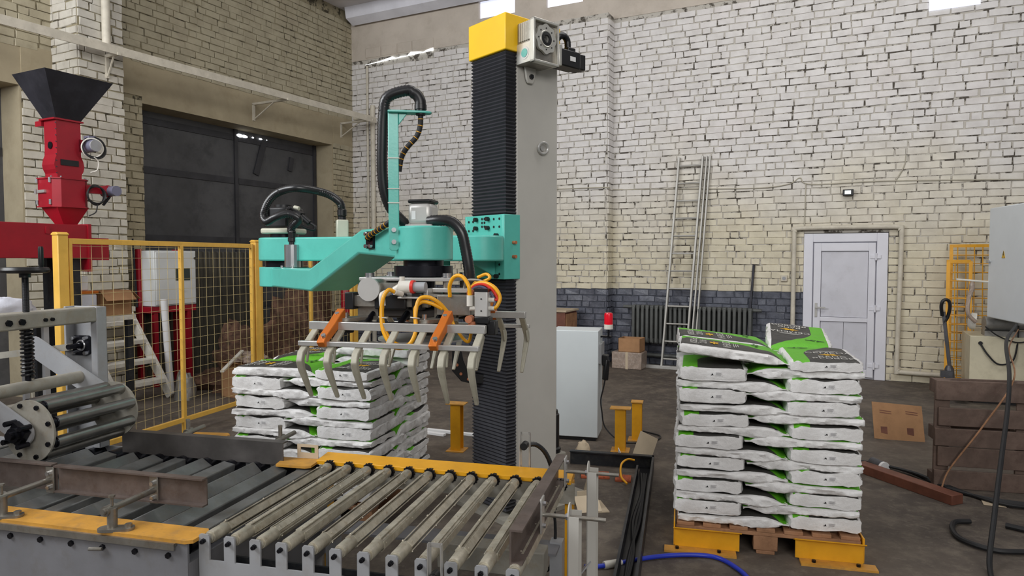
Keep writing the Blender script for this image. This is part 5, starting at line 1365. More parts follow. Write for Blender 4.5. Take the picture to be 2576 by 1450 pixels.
for (z0, e0), (z1, e1) in zip(prof, prof[1:]):
    frustum(q, (hx - 0.09, hx + 0.11, hy - 0.13 - e1, hy + 0.10 + e1), z1, (hx - 0.09, hx + 0.11, hy - 0.13 - e0, hy + 0.10 + e0), z0)
nk = q.build('neck', M['red_paint'], t)
q = MB(RM)
for z in (3.0, 2.94, 2.88, 2.82, 2.76, 2.70, 2.64, 2.58, 2.52): q.bolt((hx + 0.11, hy - 0.135, z), (1, -1, 0), 0.006, 0.006)
q.each('rivet', M['bsteel'], nk)
MB(RM).bb(hx + 0.111, hx + 0.118, hy - 0.10, hy + 0.07, 2.60, 2.655).build('slot', M['black'], nk)
MB(RM).cyl((hx + 0.01, hy - 0.131, 2.79), (hx + 0.01, hy - 0.137, 2.79), 0.035, n=16).build('bolted_cover', M['bsteel'], nk)
MB(RM).bb(hx - 0.12, hx + 0.13, hy - 0.16, hy + 0.12, 3.03, 3.045).bb(hx - 0.20, hx - 0.10, hy - 0.15, hy - 0.10, 2.98, 3.03).build('flange', M['red_paint'], t)
q = MB(RM)
pr = [(-0.13, -0.18), (0.10, -0.18), (0.155, -0.125), (0.155, 0.10), (0.10, 0.155), (-0.13, 0.155)]
q.prism(pr, (hx, hy, 0), (1, 0, 0), (0, 1, 0), (0, 0, 1), 2.20, 2.47); bx = q.build('valve_box', M['red_paint'], t)
MB(RM).prism([(a * 1.06, c * 1.06) for a, c in pr], (hx, hy, 0), (1, 0, 0), (0, 1, 0), (0, 0, 1), 2.465, 2.477).prism([(a * 1.06, c * 1.06) for a, c in pr], (hx, hy, 0), (1, 0, 0), (0, 1, 0), (0, 0, 1), 2.193, 2.204).build('flange', M['red_paint'], bx)
q = MB(RM)
for a, c in pr:
    for s in (0.3, 0.7): q.bolt((hx + a * 1.03, hy + c * 1.03, 2.477), (0, 0, 1), 0.008, 0.012)
for z in (2.45, 2.24): q.cyl((hx + 0.085, hy - 0.19, z - 0.025), (hx + 0.085, hy - 0.19, z + 0.025), 0.012, n=8); q.cyl((hx - 0.13, hy - 0.19, z - 0.02), (hx - 0.13, hy - 0.19, z + 0.02), 0.012, n=8)
q.each('bolt', M['shine'], bx)
MB(RM).bar((hx - 0.11, hy - 0.19, 2.345), (hx + 0.01, hy - 0.19, 2.345), 0.02, 0.028).bar((hx - 0.15, hy - 0.2, 2.345), (hx - 0.12, hy - 0.2, 2.345), 0.01, 0.05).build('latch', M['alu'], bx)
q = MB(RM); frustum(q, (hx - 0.06, hx + 0.07, hy - 0.06, hy + 0.06), 2.02, (hx - 0.12, hx + 0.14, hy - 0.16, hy + 0.14), 2.195); q.build('cone', M['red_paint'], t)
q = MB(RM); q.bb(1.68, 2.25, -9.3, -6.61, 1.70, 2.02); tr = q.build('trough', M['red_paint'], t, bevel=0.006)
MB(RM).bb(1.66, 2.27, -6.635, -6.605, 1.57, 2.03).build('end_flange', M['red_paint'], tr)
MB(RM).bb(1.75, 2.15, -6.605, -6.36, 1.68, 1.90).build('outlet', M['red_paint'], tr)
MB(RM).prism(rrect(0.035, 0.07, 0.012), (2.25, -7.0, 1.96), (0, 1, 0), (0, 0, 1), (1, 0, 0), 0, 0.012).build('lifting_eye', M['red_paint'], tr)
for y in (-6.72, -8.9):
    MB(RM).bb(1.72, 1.80, y - 0.04, y + 0.04, 0, 1.70).bb(2.12, 2.20, y - 0.04, y + 0.04, 0, 1.70).build('leg', M['pan'], t)
# side motors with coiled cables
q = MB(RM); q.cyl((hx + 0.10, hy + 0.16, 2.81), (hx + 0.24, hy + 0.16, 2.81), 0.060, n=20); q.bb(hx + 0.12, hx + 0.20, hy + 0.12, hy + 0.20, 2.86, 2.91)
mo = q.build('vibrator_motor', M['motor_blue'], t, bevel=0.004)
MB(RM).cyl((hx + 0.24, hy + 0.16, 2.81), (hx + 0.255, hy + 0.16, 2.81), 0.056, n=20).build('fan_cover', M['grey'], mo)
MB(RM).bb(hx + 0.06, hx + 0.11, hy + 0.08, hy + 0.18, 2.75, 2.87).build('motor_bracket', M['red_paint'], mo)
q = MB(RM); q.torus((hx + 0.20, hy + 0.17, 2.80), (1, -0.3, 0.1), 0.10, 0.009, 28, 6); q.torus((hx + 0.19, hy + 0.18, 2.79), (1, -0.2, 0.25), 0.105, 0.009, 28, 6); q.build('coiled_cable', M['rubber'], t)
q = MB(RM); q.torus((hx + 0.21, hy + 0.15, 2.79), (1, -0.4, -0.1), 0.092, 0.007, 28, 6); q.tube(curve([(hx + 0.22, hy + 0.16, 2.70), (hx + 0.22, hy + 0.20, 2.66), (hx + 0.2, hy + 0.2, 2.58), (hx + 0.17, hy + 0.15, 2.55)], 6), 0.006, 6); q.build('coiled_cable', M['white_pl'], t)
q = MB(RM)
for k in range(4): q.torus((hx + 0.18 + 0.006 * k, hy + 0.19, 2.33), (1, 0.3 - 0.2 * k, 0), 0.10 - 0.006 * k, 0.007, 24, 6)
q.tube(curve([(hx + 0.19, hy + 0.2, 2.24), (hx + 0.19, hy + 0.18, 2.16), (hx + 0.16, hy + 0.13, 2.12)], 6), 0.006, 6)
q.build('coiled_cable', M['rubber'], t)
q = MB(RM); q.cyl((hx + 0.10, hy + 0.37, 2.385), (hx + 0.24, hy + 0.37, 2.385), 0.052, n=18); m2 = q.build('drive_motor', M['motor_blue'], t)
MB(RM).bar((hx + 0.08, hy + 0.12, 2.39), (hx + 0.12, hy + 0.34, 2.39), 0.07, 0.08).cyl((hx + 0.06, hy + 0.36, 2.385), (hx + 0.12, hy + 0.36, 2.385), 0.062, n=18).build('motor_mount', M['red_paint'], m2)
MB(RM).bar((hx + 0.12, hy + 0.37, 2.33), (hx + 0.12, hy + 0.30, 2.24), 0.02, 0.02).build('torque_bar', M['bsteel'], m2)

# ================================================================ behind the fence
BY0, BY1, BZ0, BZ1 = -4.87, -4.24, 1.065, 1.80
t = thing('control_box', 'light grey control box on a red frame behind the fence mesh', 'control box', at(RM, 0.6, -4.55, 0))
MB(RM).bb(0.50, 0.75, BY0, BY1, BZ0, BZ1).build('enclosure', M['cab_grey'], t, bevel=0.008)
MB(RM).bb(0.75, 0.764, BY0 + 0.02, BY1 - 0.02, BZ0 + 0.02, BZ1 - 0.02).build('box_door', M['cab_grey'], t, bevel=0.004)
MB(RM).bb(0.764, 0.770, BY0 + 0.30, BY0 + 0.52, 1.40, 1.56).build('display', M['screen'], t)
MB(RM).cyl((0.764, BY0 + 0.38, 1.28), (0.785, BY0 + 0.38, 1.28), 0.02, n=10).cyl((0.764, BY0 + 0.6, 1.70), (0.785, BY0 + 0.6, 1.70), 0.015, n=10).build('switch_knob', M['bsteel'], t)
for y in (BY0 - 0.01, BY1 - 0.1):
    MB(RM).bb(0.43, 0.49, y - 0.03, y + 0.03, 0, 1.82).build('frame_post', M['red_paint'], t)
MB(RM).bb(0.42, 0.74, BY0 - 0.04, BY1, 0.98, 1.06).build('frame_shelf', M['red_paint'], t)
for y in (BY0 + 0.03, BY1 - 0.1): MB(RM).bb(0.67, 0.73, y - 0.03, y + 0.03, 0, 0.98).build('frame_leg', M['red_paint'], t)

t = thing('step_platform', 'white wooden steps and platform behind the fence', 'steps', at(RM, 1.2, -5.5, 0))
Yf, Yn = -5.22, -5.86
for y in (Yf, Yn):
    MB(RM).bar((1.50, y, 0.02), (0.72, y, 1.03), 0.04, 0.12, (0.8, 0, 0.6)).build('stringer', M['white_wood'], t, bevel=0.004)
for k in range(4):
    f = (k + 0.9) / 4.4; x = 1.50 - 0.78 * f; z = 1.01 * f
    MB(RM).bb(x - 0.10, x + 0.10, Yn + 0.02, Yf - 0.02, z - 0.02, z + 0.03).build('tread', M['white_wood'], t, bevel=0.004)
MB(RM).bb(0.10, 0.80, Yn - 0.05, Yf + 0.05, 1.03, 1.09).build('platform_deck', M['white_wood'], t, bevel=0.004)
for x, y in ((0.16, Yn), (0.16, Yf), (0.70, Yn - 0.02), (0.70, Yf + 0.02)):
    MB(RM).bb(x - 0.03, x + 0.03, y - 0.03, y + 0.03, 0, 1.03).build('leg', M['white_wood'], t)

q = MB(RM); q.cyl((1.12, -4.94, 0.0), (1.08, -4.98, 1.18), 0.042, n=14)
tag(q.build('plastic_pipe', M['paper']), 'white plastic tube leaning against the red control box frame', 'pipe')
def crate(name, x0, x1, y0, y1, z0, z1, label, cat, mt, parts=None, grp=None):
    c = thing(name, label, cat, at(RM, (x0 + x1) / 2, (y0 + y1) / 2, z0), grp)
    w = 0.008
    q = MB(RM); q.bb(x0, x1, y0, y1, z0, z0 + w); q.bb(x0, x1, y0, y0 + w, z0, z1); q.bb(x0, x1, y1 - w, y1, z0, z1); q.bb(x0, x0 + w, y0, y1, z0, z1); q.bb(x1 - w, x1, y0, y1, z0, z1)
    q.build('carton_body', mt, c)
    return c
# cartons and tins on a bench behind the fence
t = thing('work_bench', 'low brown bench carrying cartons behind the fence', 'bench', at(RM, 1.7, -6.35, 0))
MB(RM).bb(1.35, 2.05, -6.70, -6.02, 1.05, 1.10).build('bench_top', M['white_wood'], t)
for x, y in ((1.40, -6.65), (2.0, -6.65), (1.40, -6.07), (2.0, -6.07)): MB(RM).bb(x - 0.03, x + 0.03, y - 0.03, y + 0.03, 0, 1.05).build('leg', M['pan'], t)
t = thing('white_tub', 'white tub with an orange lid on the bench behind the fence', 'tub', at(RM, 1.92, -6.55, 1.10))
MB(RM).bb(1.80, 2.04, -6.68, -6.42, 1.10, 1.34).build('tub_body', M['sack_grey'], t, bevel=0.02)
MB(RM).bb(1.79, 2.05, -6.69, -6.41, 1.34, 1.37).build('lid', M['orange'], t, bevel=0.008)
c = crate('carton', 1.72, 2.03, -6.39, -6.05, 1.10, 1.36, 'open brown carton on the bench behind the fence', 'box', M['cardboard'])
MB(RM).prism([(0, 0), (0.30, 0), (0.28, 0.15), (0.02, 0.15)], (1.73, -6.05, 1.36), (1, 0, 0), (0, 0.75, -0.65), (0, 0.65, 0.75), 0, 0.006).prism([(0, 0), (0.32, 0), (0.32, 0.15), (0, 0.15)], (2.03, -6.39, 1.36), (0, 1, 0), (0.75, 0, -0.65), (0.65, 0, 0.75), 0, 0.006).build('flap', M['cardboard'], c)
t = thing('white_canister', 'white canister standing on top of the tub behind the fence', 'canister', at(RM, 1.9, -6.6, 1.37))
MB(RM).bb(1.84, 2.0, -6.64, -6.48, 1.371, 1.52).build('canister_body', M['paper'], t, bevel=0.015)
MB(RM).cyl((1.9, -6.6, 1.52), (1.9, -6.6, 1.55), 0.025, n=12).build('screw_cap', M['paper'], t)
# white crumpled plastic sack at the far left
def heap(name, F, c, s, mt, label, cat, seed, amp=0.35, n=26, m=16):
    so = V((seed * 3.1, seed * 1.7, 0)); vs = []; fs = []
    for j in range(m + 1):
        th = (PI / 2) * j / m
        for i in range(n):
            a = 2 * PI * i / n; d = V((math.cos(th) * math.cos(a), math.cos(th) * math.sin(a), math.sin(th)))
            r = 1 + amp * (noise.noise(d * 1.6 + so) + 0.5 * noise.noise(d * 4 + so) + 0.35 * abs(noise.noise(d * 9 + so)))
            vs.append((c[0] + d.x * r * s[0], c[1] + d.y * r * s[1], c[2] + max(0, d.z * r * s[2])))
    for j in range(m):
        o = j * n; fs += [(o + i, o + (i + 1) % n, o + n + (i + 1) % n, o + n + i) for i in range(n)]
    q = MB(F); q.add(vs, fs); q.add([vs[i] for i in range(n)], [list(range(n))[::-1]])
    return tag(q.build(name, mt), label, cat)
q = MB(RM)
t = thing('sack_trolley', 'low grey stand carrying a white plastic sack at the far left', 'stand', at(RM, 2.75, -7.7, 0))
MB(RM).bb(2.55, 2.95, -8.2, -7.34, 1.18, 1.22).build('stand_top', M['grey'], t)
for x, y in ((2.6, -8.1), (2.9, -8.1), (2.6, -7.4), (2.9, -7.4)): MB(RM).bb(x - 0.02, x + 0.02, y - 0.02, y + 0.02, 0, 1.18).build('leg', M['grey'], t)
heap('plastic_sack', RM, (2.75, -7.65, 1.22), (0.17, 0.27, 0.17), M['sack_grey'], 'crumpled white plastic sack lying at the far left', 'sack', 4, 0.25)
# dark ribbed cladding sheets and scrap heap behind the fence
t = thing('cladding_stack', 'dark ribbed cladding sheets standing in the gateway', 'sheeting', at(RM, 0.3, -3.9, 0))
for k in range(26):
    y = -4.75 + k * 0.085
    MB(RM).prism([(0, 0), (0.02, 0.03), (0.055, 0.03), (0.075, 0)], (0.28 - 0.002 * k, y, 0.0), (0, 1, 0), (1, 0, 0.0), (0, 0, 1), 0.0, 1.80).build('rib_sheet', M['curtain'], t)
heap('scrap_heap', RM, (1.55, -4.05, 0.0), (0.40, 0.55, 0.50), M['trash'], 'heap of brown scrap paper and film behind the fence', 'scrap heap', 9, 1.0, 40, 22)
heap('scrap_bale', RM, (1.45, -2.75, 0.0), (0.42, 0.5, 1.05), M['trash'], 'tall brown bale of scrap behind the second fence panel', 'scrap bale', 21, 0.7, 40, 22)
c = crate('carton', 2.0, 2.5, -4.9, -4.4, 0.0, 0.42, 'brown floor carton just behind the fence by the left stack', 'box', M['cardboard'])
MB(RM).prism([(0, 0), (0.48, 0), (0.46, 0.2), (0.02, 0.2)], (2.01, -4.9, 0.42), (1, 0, 0), (0, -0.8, 0.2), (0, 0.2, 0.8), 0, 0.006).build('flap', M['cardboard'], c)
heap('plastic_film', RM, (2.25, -4.65, 0.43), (0.20, 0.18, 0.10), M['plastic_wrap'], 'clump of clear film on the floor carton behind the fence', 'film', 33, 0.5)
q = MB(RM); q.bar((2.55, -5.35, 0.42), (2.2, -4.75, 0.56), 0.04, 0.02); tag(q.build('wood_lath', M['white_wood']), 'pale wooden lath lying on the floor carton', 'lath')
heap('dark_bag', RM, (1.72, -5.2, 0.0), (0.12, 0.12, 0.34), M['pump_grey'], 'grey plastic bag standing beside the white steps', 'bag', 41, 0.2)
t = thing('red_extinguisher', 'red cylinder standing behind the far fence panel', 'cylinder', at(RM, 2.15, -2.75, 0))
q = MB(RM); q.lathe([(0.08, 0.86), (0.085, 0.90), (0.085, 1.35), (0.05, 1.43), (0.02, 1.46)], (2.15, -2.75, 0.0), (0, 0, 1), 18); q.build('cylinder_body', M['red_paint'], t)
MB(RM).bb(2.05, 2.25, -2.85, -2.65, 0, 0.86).build('stand', M['pan'], t)
q = MB(RM); q.bar((0.95, -5.25, 1.09), (0.55, -5.02, 1.95), 0.02, 0.02); 
tag(q.build('steel_rod', M['bsteel']), 'dark rod leaning on the red frame beside the control box', 'rod')

# ================================================================ between column and back wall
t = thing('switch_cabinet', 'pale floor-standing switch cabinet just right of the robot column', 'cabinet', at(CV, 0.85, 4.1, 0))
MB(CV).bb(0.62, 1.062, 3.95, 4.30, 0.035, 1.03).build('cabinet_body', M['cab_pale'], t, bevel=0.006)
MB(CV).bb(0.64, 1.04, 3.97, 4.28, 0.0, 0.04).build('plinth', M['black'], t)
MB(CV).bb(1.062, 1.085, 4.00, 4.26, 0.72, 0.90).build('side_plate', M['grey'], t)
q = MB(CV); q.box((1.115, 4.08, 0.745), (0.06, 0.07, 0.10), None); q.bar((1.13, 4.07, 0.75), (1.115, 4.06, 0.56), 0.05, 0.045)
q.build('plug', M['black'], t, bevel=0.008)
q = MB(CV); q.tube(curve([(1.115, 4.06, 0.56), (1.10, 4.05, 0.48), (1.08, 4.04, 0.38), (1.09, 4.03, 0.27), (1.13, 4.0, 0.12), (1.3, 3.95, 0.012), (1.55, 4.05, 0.012), (1.62, 4.25, 0.012), (1.45, 4.4, 0.012)], 8), 0.007, 6); q.build('plug_lead', M['rubber'], t)
t = thing('beacon_lamp', 'red warning beacon on a white base beside the switch cabinet', 'beacon', at(CV, 1.128, 4.3, 0))
q = MB(CV); q.lathe([(0.040, 0), (0.041, 0.09), (0.036, 0.108), (0.02, 0.112)], (1.135, 4.15, 1.075), (0, 0, 1), 24); q.build('lens', M['beacon_red'], t)
MB(CV).lathe([(0.042, 0), (0.042, 0.045)], (1.135, 4.15, 1.03), (0, 0, 1), 24).build('base', M['white_pl'], t)
MB(CV).cyl((1.135, 4.15, 0.96), (1.135, 4.15, 1.03), 0.010, n=8).bb(1.06, 1.16, 4.13, 4.17, 0.95, 0.965).build('bracket', M['bsteel'], t)
def i_post(x, y, h, label, top_w=0.09):
    p = thing('bollard_post', label, 'post', at(CV, x, y, 0), 'yellow steel posts on the floor')
    q = MB(CV); q.bb(x - 0.045, x + 0.045, y - 0.048, y - 0.040, 0.008, h); q.bb(x - 0.045, x + 0.045, y + 0.040, y + 0.048, 0.008, h); q.bb(x - 0.004, x + 0.004, y - 0.04, y + 0.04, 0.008, h)
    q.build('beam', M['yellow'], p)
    MB(CV).bb(x - 0.08, x + 0.08, y - 0.08, y + 0.08, 0.0, 0.008).build('foot_plate', M['yellow_worn'], p)
    MB(CV).bb(x - top_w, x + top_w, y - 0.06, y + 0.06, h, h + 0.008).build('top_plate', M['yellow_worn'], p)
i_post(-0.115, 3.38, 0.415, 'yellow steel post on the floor left of the bellows', 0.085)
i_post(1.29, 3.72, 0.375, 'front yellow steel post right of the switch cabinet')
i_post(1.41, 4.12, 0.355, 'rear yellow steel post right of the switch cabinet', 0.055)
# black floor tray with scrap
t = thing('floor_tray', 'black steel tray frame on the floor beside the conveyor', 'tray', at(CV, 1.2, 2.3, 0))
MB(CV).bb(0.92, 1.60, 3.235, 3.25, 0.0, 0.115).bb(0.92, 1.60, 3.20, 3.235, 0.105, 0.115).build('back_rail', M['pan'], t)
MB(CV).bb(1.585, 1.60, 0.9, 3.235, 0.0, 0.115).build('side_rail', M['pan'], t)
MB(CV).bb(1.475, 1.49, 0.9, 3.0, 0.0, 0.10).build('inner_rail', M['pan'], t)
MB(CV).bb(1.49, 1.585, 0.9, 3.235, 0.0, 0.012).build('channel_bottom', M['black'], t)
q = MB(CV)
for k in range(3):
    q.tube(curve([(1.51 + 0.02 * k, 3.0, 0.03), (1.54 + 0.015 * math.sin(k), 2.5, 0.05), (1.515 + 0.02 * k, 2.0, 0.04), (1.55 - 0.01 * k, 1.5, 0.045), (1.53, 1.0, 0.03)], 8), 0.012, 6)
q.build('cable_run', M['rubber'], t)
q = MB(CV); q.tube(curve([(1.45, 3.12, 0.10), (1.40, 3.08, 0.115), (1.36, 2.98, 0.10), (1.37, 2.85, 0.05), (1.42, 2.78, 0.02)], 8), 0.008, 8)
tag(q.build('yellow_wire', M['hoseY']), 'short yellow hose end hanging into the black floor tray', 'hose')
for i, (x, y, r, lb) in enumerate(((1.16, 2.96, 8, 'larger red tile lying inside the black floor tray'), (1.38, 2.93, 2, 'smaller red tile lying beside the yellow hose end in the tray'))):
    w = (0.22, 0.14) if i == 0 else (0.12, 0.13)
    tt = thing('red_tile', lb, 'tile', at(CV, x, y, 0), 'red tiles in the floor tray')
    Rz = Matrix.Rotation(math.radians(r), 3, 'Z')
    MB(CV).box((x, y, 0.009), (w[0], w[1], 0.018), Rz).build('tile_body', M['tile'], tt, bevel=0.003)
    for k in range(3): MB(CV).box((x + (k - 1) * w[0] / 3.2, y, 0.0195), (0.012, w[1] * 0.9, 0.004), Rz).build('tile_rib', M['tile'], tt)
t = thing('open_carton', 'small white carton with a raised flap behind the black floor tray', 'box', at(CV, 1.42, 3.45, 0))
q = MB(CV); Rz = Matrix.Rotation(math.radians(12), 3, 'Z')
q.box((1.42, 3.45, 0.004), (0.22, 0.2, 0.006), Rz); q.box((1.40, 3.355, 0.04), (0.22, 0.005, 0.075), Rz); q.box((1.31, 3.43, 0.04), (0.005, 0.2, 0.075), Rz); q.build('carton_body', M['paper'], t)
MB(CV).box((1.52, 3.42, 0.13), (0.16, 0.006, 0.22), Matrix.Rotation(math.radians(12), 3, 'Z') @ Matrix.Rotation(0.45, 3, 'Y') @ Matrix.Rotation(-0.5, 3, 'X')).build('flap', M['card_pale'], t)
heap('paper_scrap', CV, (0.98, 3.55, 0.0), (0.07, 0.06, 0.10), M['card_pale'], 'crumpled paper scrap at the foot of the switch cabinet', 'paper', 51, 0.3, 14, 8)
t = thing('torn_carton', 'torn pale carton on the floor behind the end stop', 'cardboard', at(CV, 1.2, 2.25, 0))
MB(CV).box((1.20, 2.22, 0.07), (0.15, 0.006, 0.14), Matrix.Rotation(0.5, 3, 'Z')).build('carton_wall', M['card_pale'], t)
MB(CV).box((1.17, 2.36, 0.075), (0.006, 0.24, 0.14), Matrix.Rotation(0.2, 3, 'Z') @ Matrix.Rotation(0.25, 3, 'Y')).build('carton_wall', M['card_pale'], t)
MB(CV).box((1.22, 2.08, 0.10), (0.16, 0.12, 0.005), Matrix.Rotation(0.5, 3, 'Z') @ Matrix.Rotation(0.7, 3, 'X')).build('flap', M['card_pale'], t)
MB(CV).box((1.24, 2.30, 0.004), (0.14, 0.22, 0.006), Matrix.Rotation(0.4, 3, 'Z')).build('carton_floor', M['card_pale'], t)
q = MB(CV); q.tube(curve([(1.30, 1.35, 0.02), (1.42, 1.41, 0.016), (1.65, 1.57, 0.016), (1.85, 1.65, 0.016), (2.0, 1.655, 0.016), (2.10, 1.55, 0.016), (2.16, 1.40, 0.016), (2.2, 1.1, 0.016)], 10), 0.013, 10)
bh = thing('blue_hose', 'bright blue air hose on the floor in front of the right pallet', 'hose', at(CV, 1.9, 1.6, 0)); q.build('hose_line', M['blue_hose'], bh)
q = MB(CV); q.cyl((1.40, 1.40, 0.018), (1.47, 1.445, 0.018), 0.022, n=10); q.cyl((1.47, 1.445, 0.018), (1.49, 1.46, 0.018), 0.017, n=10); q.build('coupling', M['white_pl'], bh)

# ladder against the back wall
t = thing('ladder', 'aluminium extension ladder leaning on the back wall', 'ladder', at(RM, 6.5, -0.2, 0))
def lp(x, f, dx=0.0): # f 0 bottom .. 1 top
    return (x + 0.17 * f + dx, -0.36 + 0.30 * f, 0.02 + 3.24 * f)
for dx, x, nm in ((0, 6.30, 'rail'), (0, 6.66, 'rail')):
    MB(RM).bar(lp(x, 0), lp(x, 1), 0.028, 0.07, (0, -1, 0)).build(nm, M['ladder'], t, bevel=0.003)
for k, dx in enumerate((0.055, 0.105)):
    a, b2 = lp(6.66 + dx, 0.10), lp(6.66 + dx, 1)
    MB(RM).bar((a[0], a[1] + 0.05 * (k + 1), a[2]), (b2[0], b2[1] + 0.03, b2[2]), 0.024, 0.06, (0, -1, 0)).build('fly_rail', M['ladder'], t, bevel=0.003)
for k in range(12):
    f = 0.04 + k * 0.0835
    a, b2 = lp(6.30, f), lp(6.66, f); MB(RM).cyl(a, b2, 0.014, n=10).build('rung', M['ladder'], t)
MB(RM).bb(6.02, 6.75, -0.42, -0.34, 0.0, 0.05).build('foot_bar', M['alu'], t, bevel=0.004)
MB(RM).bb(5.96, 6.02, -0.43, -0.33, 0.0, 0.065).build('foot_cap', M['red_paint'], t, bevel=0.004)
q = MB(RM); q.bar((7.52, -0.30, 0.0), (7.59, -0.04, 1.60), 0.03, 0.03); tag(q.build('steel_bar', M['bsteel']), 'dark steel bar leaning beside the radiator', 'bar')
c = crate('carton', 5.70, 6.04, -0.66, -0.38, 0.262, 0.47, 'open brown carton on top of the film-wrapped one', 'box', M['cardboard'])
t = thing('wrapped_carton', 'film wrapped carton on the floor under the radiator', 'box', at(RM, 5.85, -0.5, 0))
MB(RM).bb(5.60, 6.07, -0.68, -0.36, 0.0, 0.26).build('carton_body', M['plastic_wrap'], t, bevel=0.012)
MB(RM).bb(5.82, 5.86, -0.684, -0.356, 0.0, 0.262).build('tape', M['card_pale'], t)
t = thing('narrow_carton', 'narrow upright carton behind the red beacon', 'box', at(RM, 5.25, -0.6, 0))
MB(RM).bb(5.14, 5.36, -0.75, -0.45, 0.0, 0.42).build('carton_body', M['cardboard'], t, bevel=0.004)
MB(RM).bb(5.24, 5.26, -0.752, -0.448, 0.0, 0.422).build('tape', M['card_pale'], t)
t = thing('wooden_cabinet', 'small brown wooden cabinet behind the switch cabinet', 'cabinet', at(RM, 4.7, -0.65, 0))
MB(RM).bb(4.2, 4.93, -0.95, -0.45, 0.05, 0.86).build('cabinet_body', M['wood_red'], t, bevel=0.006)
MB(RM).bb(4.935, 4.945, -0.93, -0.47, 0.08, 0.83).build('side_panel', M['wood'], t)
MB(RM).bb(4.17, 4.96, -0.98, -0.43, 0.86, 0.89).build('cabinet_top', M['card_pale'], t, bevel=0.004)
MB(RM).bb(4.25, 4.9, -0.9, -0.5, 0.0, 0.05).build('plinth', M['black'], t)

# ================================================================ right-hand corner
DC = Matrix.Translation((5.563, 7.9, 0)) @ Matrix.Rotation(math.radians(-105), 4, 'Z')   # x towards the camera along the door
t = thing('electrical_cabinet', 'large pale electrical cabinet with a warning triangle at the right edge', 'cabinet', DC @ V((0.5, 0.15, 0)))
MB(DC).bb(0.0, 1.0, 0.06, 0.34, 1.02, 2.27).build('cabinet_body', M['cab_white'], t, bevel=0.01)
MB(DC).bb(-0.0, 1.0, 0.0, 0.055, 1.01, 2.28).build('cabinet_door', M['cab_white'], t, bevel=0.012)
# door faces the photographer's left; lettering-free warning sign
q = MB(DC); q.prism([(-0.045, 0), (0.045, 0), (0, 0.085)], (0.40, 0.0, 1.70), (1, 0, 0), (0, 0, 1), (0, -1, 0), 0, 0.002); sg = q.build('warning_sign', M['yellow_cap'], t)
q = MB(DC); q.prism([(0.0, 0.066), (-0.010, 0.034), (0.0, 0.036), (-0.003, 0.014), (0.011, 0.044), (0.001, 0.042), (0.008, 0.066)], (0.40, -0.002, 1.70), (1, 0, 0), (0, 0, 1), (0, -1, 0), 0, 0.001)
for a, b2 in (((-0.04, 0.003), (0.04, 0.003)), ((0.04, 0.003), (0, 0.08)), ((0, 0.08), (-0.04, 0.003))): q.bar((0.40 + a[0], -0.0025, 1.70 + a[1]), (0.40 + b2[0], -0.0025, 1.70 + b2[1]), 0.001, 0.004)
q.build('bolt_symbol', M['ink'], sg)
q = MB(DC); q.cyl((0.03, 0.0, 1.66), (0.03, -0.03, 1.66), 0.016, n=12); q.bar((0.03, -0.028, 1.66), (0.10, -0.03, 1.66), 0.012, 0.02); q.build('lock', M['shine'], t)
for x in (0.90, 0.97): MB(DC).bb(x - 0.03, x + 0.03, 0.26, 0.32, 0.0, 1.02).build('stand_leg', M['grey'], t)
t = thing('vacuum_unit', 'cream machine cabinet with a motor pump on top in the right corner', 'machine', at(RM, 10.6, -0.9, 0))
MB(RM).bb(10.15, 11.3, -1.20, -0.55, 0.04, 0.79).build('cabinet_body', M['cream_cab'], t, bevel=0.006)
MB(RM).bb(10.2, 11.25, -1.15, -0.6, 0.0, 0.04).build('plinth', M['black'], t)
q = MB(RM); q.cyl((10.30, -1.05, 0.93), (10.62, -1.0, 0.93), 0.085, n=20); q.cyl((10.62, -1.0, 0.93), (10.72, -0.99, 0.93), 0.07, n=20); q.bb(10.3, 10.9, -1.12, -0.88, 0.79, 0.85)
pm = q.build('pump_motor', M['pump_grey'], t)
q = MB(RM); q.lathe([(0.10, 0), (0.10, 0.05), (0.06, 0.08)], (10.22, -1.06, 0.95), (-1, 0.1, 0.1), 20); q.build('pump_head', M['white_pl'], pm)
MB(RM).bb(10.42, 10.54, -1.10, -0.98, 1.0, 1.05).build('terminal_box', M['white_pl'], pm, bevel=0.006)
q = MB(RM); q.tube(curve([(10.2, -1.2, 0.95), (10.12, -1.22, 1.05), (10.12, -1.2, 1.2), (10.16, -1.15, 1.34)], 6), 0.022, 8); q.ball((10.16, -1.14, 1.36), 0.05, 12, 8, (0.6, 0.6, 1.5)); q.build('suction_pipe', M['plastic_wrap'], pm)
MB(RM).cyl((10.0, -1.16, 1.45), (10.35, -1.12, 1.42), 0.012, n=8).build('air_pipe', M['white_pl'], pm)
q = MB(RM); q.tube(curve([(10.25, -1.21, 0.70), (10.32, -1.24, 0.58), (10.42, -1.25, 0.48), (10.55, -1.24, 0.52), (10.60, -1.2, 0.70), (10.62, -1.12, 0.92)], 8), 0.010, 6)
q.tube(curve([(10.3, -1.15, 0.90), (10.42, -1.23, 0.80), (10.6, -1.24, 0.74), (10.75, -1.2, 0.80), (10.8, -1.1, 0.95)], 8), 0.008, 6); q.cyl((10.25, -1.2, 0.71), (10.25, -1.215, 0.71), 0.022, n=12)
q.build('power_lead', M['rubber'], t)
t = thing('yellow_grating', 'yellow mesh guard panels leaning in the corner beside the cream cabinet', 'guard panel', at(RM, 10.3, -0.35, 0))
